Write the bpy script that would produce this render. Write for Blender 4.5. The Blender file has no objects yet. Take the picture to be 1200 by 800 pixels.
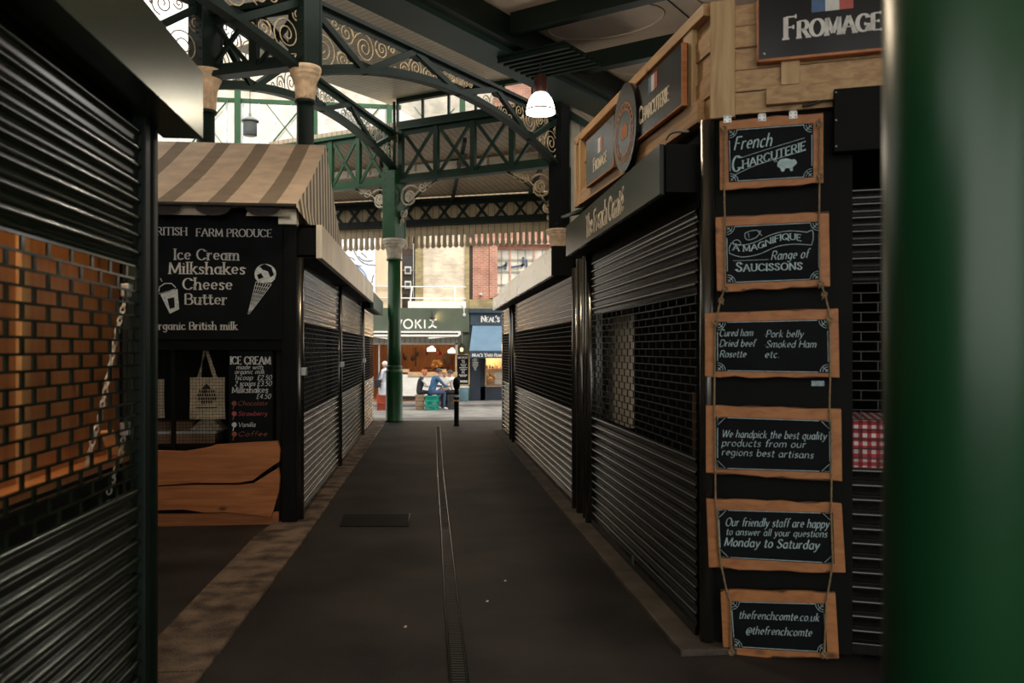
import bpy, bmesh, math, random
from mathutils import Vector, Matrix
sc = bpy.context.scene
C = sc.collection
PI = math.pi
rng = random.Random(7)
# ------------------------------------------------------------------ camera, sky, exposure
TH = math.atan(0.1)
CT, ST = math.cos(TH), math.sin(TH)
CAMZ = 1.7
cd = bpy.data.cameras.new('camera'); cam = bpy.data.objects.new('camera', cd); C.objects.link(cam)
cam.location = (0, 0, CAMZ); cam.rotation_euler = (PI/2, 0, -TH)
cd.sensor_width = 36; cd.lens = 30; cd.shift_y = 0.0075
cd.clip_start = 0.05; cd.clip_end = 300
cd.dof.use_dof = True; cd.dof.focus_distance = 9.5; cd.dof.aperture_fstop = 3.0
sc.camera = cam
sc.view_settings.view_transform = 'Standard'; sc.view_settings.look = 'None'
sc.view_settings.gamma = 1; sc.view_settings.use_curve_mapping = False
sc.view_settings.exposure = 0.0
W = bpy.data.worlds.new('overcast_sky'); sc.world = W; W.use_nodes = True
bgn = W.node_tree.nodes['Background']
bgn.inputs[0].default_value = (1.0, 0.97, 0.92, 1); bgn.inputs[1].default_value = 2.3
# a veiled sun over the street
sd = bpy.data.lights.new('veiled_sun', 'SUN'); sd.energy = 2.0; sd.angle = 0.6; sd.color = (1, 0.95, 0.88)
so = bpy.data.objects.new('veiled_sun', sd); so.rotation_euler = (0.75, 0.35, 0.0); C.objects.link(so)

# ------------------------------------------------------------------ pixel -> world measuring helpers (f = 1000 px)
def ray(u, v):
    a = (u-600)/1000.0; b = (409-v)/1000.0
    return Vector((a*CT+ST, -a*ST+CT, b))
def atD(u, v, D): return Vector((0, 0, CAMZ)) + ray(u, v)*D
def gX(u, v, X):
    r = ray(u, v); return Vector((0, 0, CAMZ)) + r*(X/r.x)
def gY(u, v, Y):
    r = ray(u, v); return Vector((0, 0, CAMZ)) + r*(Y/r.y)
def gZ(u, v, z):
    r = ray(u, v); return Vector((0, 0, CAMZ)) + r*((z-CAMZ)/r.z)

# ------------------------------------------------------------------ materials
MATS = {}
def nodes(name):
    m = bpy.data.materials.new(name); m.use_nodes = True
    nt = m.node_tree; b = nt.nodes['Principled BSDF']
    MATS[name] = m
    return m, nt, b
def N(nt, t, **kw):
    n = nt.nodes.new(t)
    for k, v in kw.items():
        if hasattr(n, k): setattr(n, k, v)
        else: n.inputs[k].default_value = v
    return n
def ramp(nt, stops):
    r = nt.nodes.new('ShaderNodeValToRGB'); e = r.color_ramp.elements
    while len(e) < len(stops): e.new(0.5)
    for i, (p, c) in enumerate(stops):
        e[i].position = p; e[i].color = (c[0], c[1], c[2], 1)
    return r
def coords(nt, scale=(1, 1, 1), rot=(0, 0, 0), loc=(0, 0, 0)):
    tc = nt.nodes.new('ShaderNodeTexCoord'); mp = nt.nodes.new('ShaderNodeMapping')
    mp.inputs['Scale'].default_value = scale; mp.inputs['Rotation'].default_value = rot; mp.inputs['Location'].default_value = loc
    nt.links.new(tc.outputs['Object'], mp.inputs[0]); return mp.outputs[0]
def mul(c, k): return tuple(min(1, x*k) for x in c)
def mat(name, col, rough=0.5, metal=0.0, var=0.2, scale=6.0, bump=0.0, coat=0.0, rvar=0.0, det=4, spec=0.5, col2=None):
    """plain paint / metal / cloth with noise variation of its own"""
    m, nt, b = nodes(name)
    co = coords(nt)
    nz = N(nt, 'ShaderNodeTexNoise'); nz.inputs['Scale'].default_value = scale; nz.inputs['Detail'].default_value = det
    nt.links.new(co, nz.inputs['Vector'])
    r = ramp(nt, [(0.3, mul(col, 1-var)), (0.7, col2 if col2 else mul(col, 1+var))])
    nt.links.new(nz.outputs['Fac'], r.inputs[0]); nt.links.new(r.outputs[0], b.inputs['Base Color'])
    b.inputs['Roughness'].default_value = rough; b.inputs['Metallic'].default_value = metal
    b.inputs['Coat Weight'].default_value = coat; b.inputs['Coat Roughness'].default_value = 0.15
    b.inputs['Specular IOR Level'].default_value = spec
    if rvar:
        rr = ramp(nt, [(0.3, (rough-rvar,)*3), (0.7, (rough+rvar,)*3)])
        nt.links.new(nz.outputs['Fac'], rr.inputs[0]); nt.links.new(rr.outputs[0], b.inputs['Roughness'])
    if bump:
        bp = N(nt, 'ShaderNodeBump'); bp.inputs['Strength'].default_value = bump; bp.inputs['Distance'].default_value = 0.02
        n2 = N(nt, 'ShaderNodeTexNoise'); n2.inputs['Scale'].default_value = scale*6; n2.inputs['Detail'].default_value = 5
        nt.links.new(co, n2.inputs['Vector']); nt.links.new(n2.outputs['Fac'], bp.inputs['Height'])
        nt.links.new(bp.outputs[0], b.inputs['Normal'])
    return m
def wood(name, c1, c2, axis=0, rough=0.55, scale=3.0, knots=True, bump=0.15, plank=None):
    """grain stretched along the axis, a few dark knots"""
    m, nt, b = nodes(name)
    s = [14*scale/3]*3; s[axis] = 0.9*scale/3
    co = coords(nt, tuple(s))
    nz = N(nt, 'ShaderNodeTexNoise'); nz.inputs['Scale'].default_value = 2.2; nz.inputs['Detail'].default_value = 6; nz.inputs['Distortion'].default_value = 0.8
    nt.links.new(co, nz.inputs['Vector'])
    r = ramp(nt, [(0.28, c2), (0.62, c1)])
    nt.links.new(nz.outputs['Fac'], r.inputs[0])
    out = r.outputs[0]
    if knots:
        s2 = [5.0]*3; s2[axis] = 2.6
        vo = N(nt, 'ShaderNodeTexVoronoi'); vo.inputs['Scale'].default_value = 1.0
        nt.links.new(coords(nt, tuple(s2)), vo.inputs['Vector'])
        kr = ramp(nt, [(0.05, (1, 1, 1)), (0.14, (0, 0, 0))])
        nt.links.new(vo.outputs['Distance'], kr.inputs[0])
        mx = N(nt, 'ShaderNodeMixRGB'); mx.inputs[2].default_value = mul(c2, 0.35) + (1,)
        nt.links.new(kr.outputs[0], mx.inputs[0]); nt.links.new(out, mx.inputs[1]); out = mx.outputs[0]
    nt.links.new(out, b.inputs['Base Color'])
    b.inputs['Roughness'].default_value = rough
    bp = N(nt, 'ShaderNodeBump'); bp.inputs['Strength'].default_value = bump; bp.inputs['Distance'].default_value = 0.01
    nt.links.new(nz.outputs['Fac'], bp.inputs['Height']); nt.links.new(bp.outputs[0], b.inputs['Normal'])
    return m
def brick(name, c1, c2, mortar, scale=1.0, rough=0.85, rot=(PI/2, 0, 0), stain=0.3):
    m, nt, b = nodes(name)
    br = N(nt, 'ShaderNodeTexBrick')
    br.inputs['Color1'].default_value = c1+(1,); br.inputs['Color2'].default_value = c2+(1,); br.inputs['Mortar'].default_value = mortar+(1,)
    br.inputs['Scale'].default_value = scale; br.inputs['Brick Width'].default_value = 0.23; br.inputs['Row Height'].default_value = 0.075
    br.inputs['Mortar Size'].default_value = 0.010
    nt.links.new(coords(nt, rot=rot), br.inputs['Vector'])
    nz = N(nt, 'ShaderNodeTexNoise'); nz.inputs['Scale'].default_value = 1.6; nz.inputs['Detail'].default_value = 6
    nt.links.new(coords(nt), nz.inputs['Vector'])
    r = ramp(nt, [(0.35, (1-stain,)*3), (0.6, (1, 1, 1))])
    nt.links.new(nz.outputs['Fac'], r.inputs[0])
    mx = N(nt, 'ShaderNodeMixRGB', blend_type='MULTIPLY'); mx.inputs[0].default_value = 1
    nt.links.new(br.outputs['Color'], mx.inputs[1]); nt.links.new(r.outputs[0], mx.inputs[2])
    nt.links.new(mx.outputs[0], b.inputs['Base Color']); b.inputs['Roughness'].default_value = rough
    return m
def stripes(name, c1, c2, period, width, phase=0.0, axis=0, rough=0.8, rot=(0, 0, 0), var=0.25):
    m, nt, b = nodes(name)
    sx = N(nt, 'ShaderNodeSeparateXYZ'); co = coords(nt, rot=rot)
    nt.links.new(co, sx.inputs[0])
    a = N(nt, 'ShaderNodeMath', operation='MULTIPLY_ADD'); a.inputs[1].default_value = 1/period; a.inputs[2].default_value = phase
    nt.links.new(sx.outputs[axis], a.inputs[0])
    fr = N(nt, 'ShaderNodeMath', operation='FRACT'); nt.links.new(a.outputs[0], fr.inputs[0])
    lt = N(nt, 'ShaderNodeMath', operation='LESS_THAN'); lt.inputs[1].default_value = width/period
    nt.links.new(fr.outputs[0], lt.inputs[0])
    nz = N(nt, 'ShaderNodeTexNoise'); nz.inputs['Scale'].default_value = 5; nz.inputs['Detail'].default_value = 8
    nt.links.new(co, nz.inputs['Vector'])
    r1 = ramp(nt, [(0.3, mul(c1, 1-var)), (0.7, mul(c1, 1+var*0.4))]); r2 = ramp(nt, [(0.3, mul(c2, 1-var)), (0.7, c2)])
    nt.links.new(nz.outputs['Fac'], r1.inputs[0]); nt.links.new(nz.outputs['Fac'], r2.inputs[0])
    mx = N(nt, 'ShaderNodeMixRGB'); nt.links.new(lt.outputs[0], mx.inputs[0])
    nt.links.new(r1.outputs[0], mx.inputs[1]); nt.links.new(r2.outputs[0], mx.inputs[2])
    nt.links.new(mx.outputs[0], b.inputs['Base Color']); b.inputs['Roughness'].default_value = rough
    return m
def emit(name, col, s):
    m, nt, b = nodes(name)
    b.inputs['Base Color'].default_value = col+(1,); b.inputs['Emission Color'].default_value = col+(1,); b.inputs['Emission Strength'].default_value = s
    return m
def glass(name, col=(1, 1, 1), mixf=0.85):
    m, nt, b = nodes(name)
    g = N(nt, 'ShaderNodeBsdfGlossy'); g.inputs['Roughness'].default_value = 0.03
    t = N(nt, 'ShaderNodeBsdfTransparent'); t.inputs[0].default_value = col+(1,)
    mx = N(nt, 'ShaderNodeMixShader'); mx.inputs[0].default_value = mixf
    nt.links.new(g.outputs[0], mx.inputs[1]); nt.links.new(t.outputs[0], mx.inputs[2])
    nt.links.new(mx.outputs[0], nt.nodes['Material Output'].inputs[0])
    return m

mat('dark_green_paint', (0.006, 0.015, 0.010), 0.5, 0, 0.25, 3, spec=.3)
mat('iron_green', (0.008, 0.032, 0.016), 0.5, 0, 0.3, 3, spec=.3)
mat('bright_green', (0.012, 0.072, 0.022), 0.42, 0, 0.25, 3, spec=.4)
mat('pillar_green', (0.005, 0.044, 0.014), 0.33, 0, 0.15, 2, spec=.5)
mat('beam_green', (0.016, 0.04, 0.032), 0.45, 0, 0.35, 1.2)
mat('shutter_green', (0.010, 0.018, 0.008), 0.16, 0.0, 0.25, 2, spec=.8)
mat('shutter_dark', (0.006, 0.0058, 0.005), 0.16, 0.0, 0.3, 2, spec=.7)
mat('grille_dark', (0.020, 0.019, 0.016), 0.4, 0.3, 0.3, 2, spec=.3)
mat('shutter_grey', (0.010, 0.0085, 0.007), 0.16, 0.1, 0.3, 2, spec=.7)
mat('black_paint', (0.005, 0.0055, 0.005), 0.65, 0, 0.25, 3, spec=.12)
mat('black_gloss', (0.012, 0.014, 0.013), 0.16, 0.2, 0.2, 2, coat=0.3)
mat('fascia_green', (0.055, 0.075, 0.033), 0.24, 0.45, 0.25, 0.8)
mat('fascia_black', (0.016, 0.016, 0.010), 0.18, 0.0, 0.3, 0.8, spec=.12)
mat('steel', (0.72, 0.69, 0.63), 0.22, 0.9, 0.2, 1.2, rvar=0.1)
mat('steel_dark', (0.12, 0.115, 0.10), 0.22, 0.85, 0.3, 1.5)
mat('galvanised', (0.5, 0.5, 0.47), 0.4, 0.8, 0.3, 20)
mat('cream_panel', (0.86, 0.74, 0.54), 0.35, 0.1, 0.2, 1.5)
mat('cream_stone', (0.80, 0.58, 0.37), 0.7, 0, 0.25, 9, bump=0.25)
mat('pale_stone', (0.62, 0.55, 0.44), 0.7, 0, 0.2, 9, bump=0.25)
mat('scroll_cream', (0.55, 0.42, 0.25), 0.55, 0, 0.3, 4)
mat('scroll_pale', (0.62, 0.55, 0.42), 0.55, 0, 0.3, 4)
mat('board_black', (0.005, 0.0065, 0.007), 0.7, 0, 0.4, 4, spec=.12)
mat('chalk_white', (0.62, 0.66, 0.64), 0.9, 0, 0.25, 40)
mat('chalk_blue', (0.42, 0.56, 0.58), 0.9, 0, 0.3, 40)
mat('chalk_red', (0.42, 0.08, 0.10), 0.9, 0, 0.3, 30)
mat('chalk_brown', (0.26, 0.08, 0.045), 0.9, 0, 0.3, 30)
mat('sign_white', (0.72, 0.70, 0.64), 0.6, 0, 0.1, 20)
mat('sign_cream', (0.86, 0.76, 0.58), 0.5, 0, 0.1, 20)
mat('flag_blue', (0.05, 0.12, 0.25), 0.35, 0, 0.1, 20)
mat('flag_white', (0.7, 0.68, 0.62), 0.35, 0, 0.1, 20)
mat('flag_red', (0.45, 0.07, 0.05), 0.35, 0, 0.1, 20)
mat('sign_gloss', (0.010, 0.0095, 0.009), 0.2, 0.0, 0.2, 2, spec=.25)
mat('calico', (0.56, 0.46, 0.31), 0.95, 0, 0.2, 30, bump=0.2)
mat('bag_print', (0.03, 0.02, 0.02), 0.9)
mat('rope', (0.26, 0.18, 0.09), 0.95, 0, 0.35, 80)
mat('cardboard', (0.27, 0.16, 0.09), 0.9, 0, 0.2, 8)
mat('white_plastic', (0.5, 0.5, 0.48), 0.5, 0, 0.1, 8)
mat('canvas_dark', (0.035, 0.03, 0.026), 0.9, 0, 0.3, 20)
mat('canvas_cream', (0.62, 0.52, 0.38), 0.9, 0, 0.2, 12)
mat('lamp_black', (0.02, 0.018, 0.015), 0.4)
mat('cable_black', (0.01, 0.01, 0.01), 0.5)
mat('interior_black', (0.010, 0.009, 0.008), 0.9, 0, 0.3, 3)
wood('timber_siding', (0.52, 0.31, 0.135), (0.33, 0.17, 0.065), 1, scale=3)
wood('timber_front', (0.52, 0.33, 0.15), (0.34, 0.19, 0.075), 0, scale=3)
wood('timber_post', (0.56, 0.38, 0.18), (0.40, 0.24, 0.10), 2, scale=3)
wood('oak_slab', (0.52, 0.19, 0.058), (0.32, 0.10, 0.028), 0, scale=2.2)
wood('board_slab', (0.46, 0.19, 0.060), (0.33, 0.12, 0.035), 0, scale=2.4)
wood('bark_edge', (0.12, 0.05, 0.02), (0.06, 0.025, 0.01), 0, knots=False)
wood('warm_panel', (0.48, 0.20, 0.065), (0.34, 0.12, 0.036), 2, scale=2, rough=0.45)
wood('pale_post', (0.60, 0.33, 0.13), (0.45, 0.22, 0.08), 2, scale=2)
wood('shop_ply', (0.42, 0.20, 0.07), (0.28, 0.11, 0.035), 2, scale=2, knots=False)
stripes('ceiling_boards', (0.50, 0.39, 0.27), (0.16, 0.115, 0.07), 0.16, 0.018, rot=(0, 0, 0.698), axis=0, rough=0.45, var=0.15)
stripes('cream_boards', (0.86, 0.76, 0.60), (0.45, 0.36, 0.25), 0.14, 0.014, rot=(0, 0, 0.698), axis=1, rough=0.4, var=0.1)
stripes('valance_boards', (0.66, 0.53, 0.35), (0.20, 0.15, 0.09), 0.17, 0.016, axis=0, var=0.15)
stripes('awning_stripe', (0.70, 0.56, 0.43), (0.30, 0.235, 0.175), 0.465, 0.165, phase=0.39, axis=0, var=0.2)
stripes('gable_stripe', (0.72, 0.62, 0.46), (0.14, 0.11, 0.08), 0.26, 0.12, axis=1, var=0.2)
stripes('clad_cream', (0.52, 0.48, 0.37), (0.30, 0.27, 0.20), 0.22, 0.04, axis=0, var=0.1)
brick('pale_brick', (0.78, 0.68, 0.53), (0.66, 0.53, 0.38), (0.74, 0.66, 0.52), stain=0.3)
brick('white_brick', (0.66, 0.60, 0.50), (0.56, 0.50, 0.40), (0.58, 0.53, 0.44), stain=0.3)
brick('red_brick', (0.50, 0.21, 0.14), (0.40, 0.15, 0.10), (0.50, 0.38, 0.29), stain=0.3)
brick('yellow_brick', (0.40, 0.32, 0.14), (0.25, 0.19, 0.09), (0.34, 0.28, 0.18), stain=0.3)
glass('clear_glass', (0.97, 0.99, 1.0), 0.9)

# ------------------------------------------------------------------ mesh builder
class MB:
    def __init__(self, T=None): self.v = []; self.f = []; self.s = []; self.T = T
    def add(self, vs, fs, smooth=False):
        k = len(self.v)
        for p in vs:
            p = Vector(p); self.v.append(self.T @ p if self.T else p)
        for f in fs: self.f.append([i+k for i in f]); self.s.append(smooth)
    def box(self, x0, y0, z0, x1, y1, z1):
        vs = [(x, y, z) for z in (z0, z1) for y in (y0, y1) for x in (x0, x1)]
        self.add(vs, [(0, 2, 3, 1), (4, 5, 7, 6), (0, 1, 5, 4), (1, 3, 7, 5), (3, 2, 6, 7), (2, 0, 4, 6)])
    def bar(self, p, q, w, h, up=(0, 0, 1)):
        p = Vector(p); q = Vector(q); d = (q-p).normalized(); up = Vector(up)
        s = d.cross(up)
        if s.length < 1e-4: s = d.cross(Vector((1, 0, 0)))
        s.normalize(); t = s.cross(d).normalized()
        vs = [e + s*a*w/2 + t*b*h/2 for e in (p, q) for a, b in ((-1, -1), (1, -1), (1, 1), (-1, 1))]
        self.add(vs, [(0, 1, 2, 3), (7, 6, 5, 4), (0, 4, 5, 1), (1, 5, 6, 2), (2, 6, 7, 3), (3, 7, 4, 0)])
    def tube(self, pts, r, n=6, closed=False, smooth=True):
        pts = [Vector(p) for p in pts]; m = len(pts)
        rs = r if isinstance(r, (list, tuple)) else [r]*m
        vs = []; prev = None
        for i, p in enumerate(pts):
            a = pts[i-1] if (i > 0 or closed) else p; b = pts[(i+1) % m] if (i < m-1 or closed) else p
            d = (b-a)
            d = d.normalized() if d.length > 1e-9 else Vector((0, 0, 1))
            if prev is None:
                s = d.cross(Vector((0, 0, 1)))
                if s.length < 0.1: s = d.cross(Vector((1, 0, 0)))
            else:
                s = prev - d*prev.dot(d)
                if s.length < 1e-4: s = d.orthogonal()
            s.normalize(); prev = s; t = d.cross(s)
            for k in range(n):
                an = 2*PI*k/n; vs.append(p + (s*math.cos(an) + t*math.sin(an))*rs[i])
        fs = []
        for i in range(m if closed else m-1):
            j = (i+1) % m
            for k in range(n): fs.append((i*n+k, i*n+(k+1) % n, j*n+(k+1) % n, j*n+k))
        if not closed: fs.append(tuple(range(n))[::-1]); fs.append(tuple((m-1)*n+k for k in range(n)))
        self.add(vs, fs, smooth)
    def lathe(self, prof, c=(0, 0, 0), n=24, smooth=True, ang=0.0):
        vs = []; c = Vector(c)
        for r, z in prof:
            for k in range(n):
                a = 2*PI*k/n + ang; vs.append(c + Vector((r*math.cos(a), r*math.sin(a), z)))
        fs = []
        for i in range(len(prof)-1):
            for k in range(n): fs.append((i*n+k, i*n+(k+1) % n, (i+1)*n+(k+1) % n, (i+1)*n+k))
        fs.append(tuple(range(n))[::-1]); fs.append(tuple((len(prof)-1)*n+k for k in range(n)))
        self.add(vs, fs, smooth)
    def prism(self, poly, d0, d1):
        """poly in local (a, h); extruded along local d from d0 to d1"""
        m = len(poly)
        vs = [(a, d0, h) for a, h in poly] + [(a, d1, h) for a, h in poly]
        fs = [tuple(range(m)), tuple(range(2*m-1, m-1, -1))] + [(i, (i+1) % m, m+(i+1) % m, m+i) for i in range(m)]
        self.add(vs, fs)
    def flat(self, poly, d): self.add([(a, d, h) for a, h in poly], [tuple(range(len(poly)))])
    def ball(self, c, rx, ry, rz, n=14, m=9):
        vs = []; c = Vector(c)
        for i in range(m+1):
            t = PI*i/m; rr = max(math.sin(t), 0.02)
            for k in range(n):
                a = 2*PI*k/n; vs.append(c + Vector((rx*rr*math.cos(a), ry*rr*math.sin(a), rz*math.cos(t))))
        fs = [(i*n+k, (i+1)*n+k, (i+1)*n+(k+1) % n, i*n+(k+1) % n) for i in range(m) for k in range(n)]
        fs += [tuple(range(n)), tuple(m*n+k for k in range(n))[::-1]]
        self.add(vs, fs, True)
    def build(self, name, m, parent=None, bevel=0, flip=None):
        me = bpy.data.meshes.new(name); me.from_pydata([tuple(p) for p in self.v], [], self.f); me.update()
        for p, s in zip(me.polygons, self.s): p.use_smooth = s
        bm = bmesh.new(); bm.from_mesh(me); bmesh.ops.recalc_face_normals(bm, faces=bm.faces); bm.to_mesh(me); bm.free()
        o = bpy.data.objects.new(name, me); C.objects.link(o)
        me.materials.append(MATS[m] if isinstance(m, str) else m)
        if parent:
            o.parent = parent
            if parent.type == 'EMPTY': o.matrix_parent_inverse = Matrix.Translation(-Vector(parent.location))
        if bevel:
            b = o.modifiers.new('bevel', 'BEVEL'); b.width = bevel; b.segments = 2; b.limit_method = 'ANGLE'
        return o
def tag(o, label=None, cat=None, group=None, kind=None):
    for k, v in (('label', label), ('category', cat), ('group', group), ('kind', kind)):
        if v: o[k] = v
    return o
def thing(name, label, cat, loc=(0, 0, 0), group=None, kind=None):
    o = bpy.data.objects.new(name, None); C.objects.link(o); o.location = loc; o.empty_display_size = 0.1
    return tag(o, label, cat, group, kind)
def copy_tree(o, parent=None):
    c = o.copy(); C.objects.link(c)
    if parent: c.parent = parent
    for ch in list(o.children): copy_tree(ch, c)
    return c
def struct(o): o['kind'] = 'structure'; return o
def frame(o, ux, n, uz=(0, 0, 1)):
    """local (along, outward, up) -> world"""
    ux, n, uz, o = Vector(ux), Vector(n), Vector(uz), Vector(o)
    return Matrix(((ux.x, n.x, uz.x, o.x), (ux.y, n.y, uz.y, o.y), (ux.z, n.z, uz.z, o.z), (0, 0, 0, 1)))
def local(T, p): return T.inverted() @ Vector(p)

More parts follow.
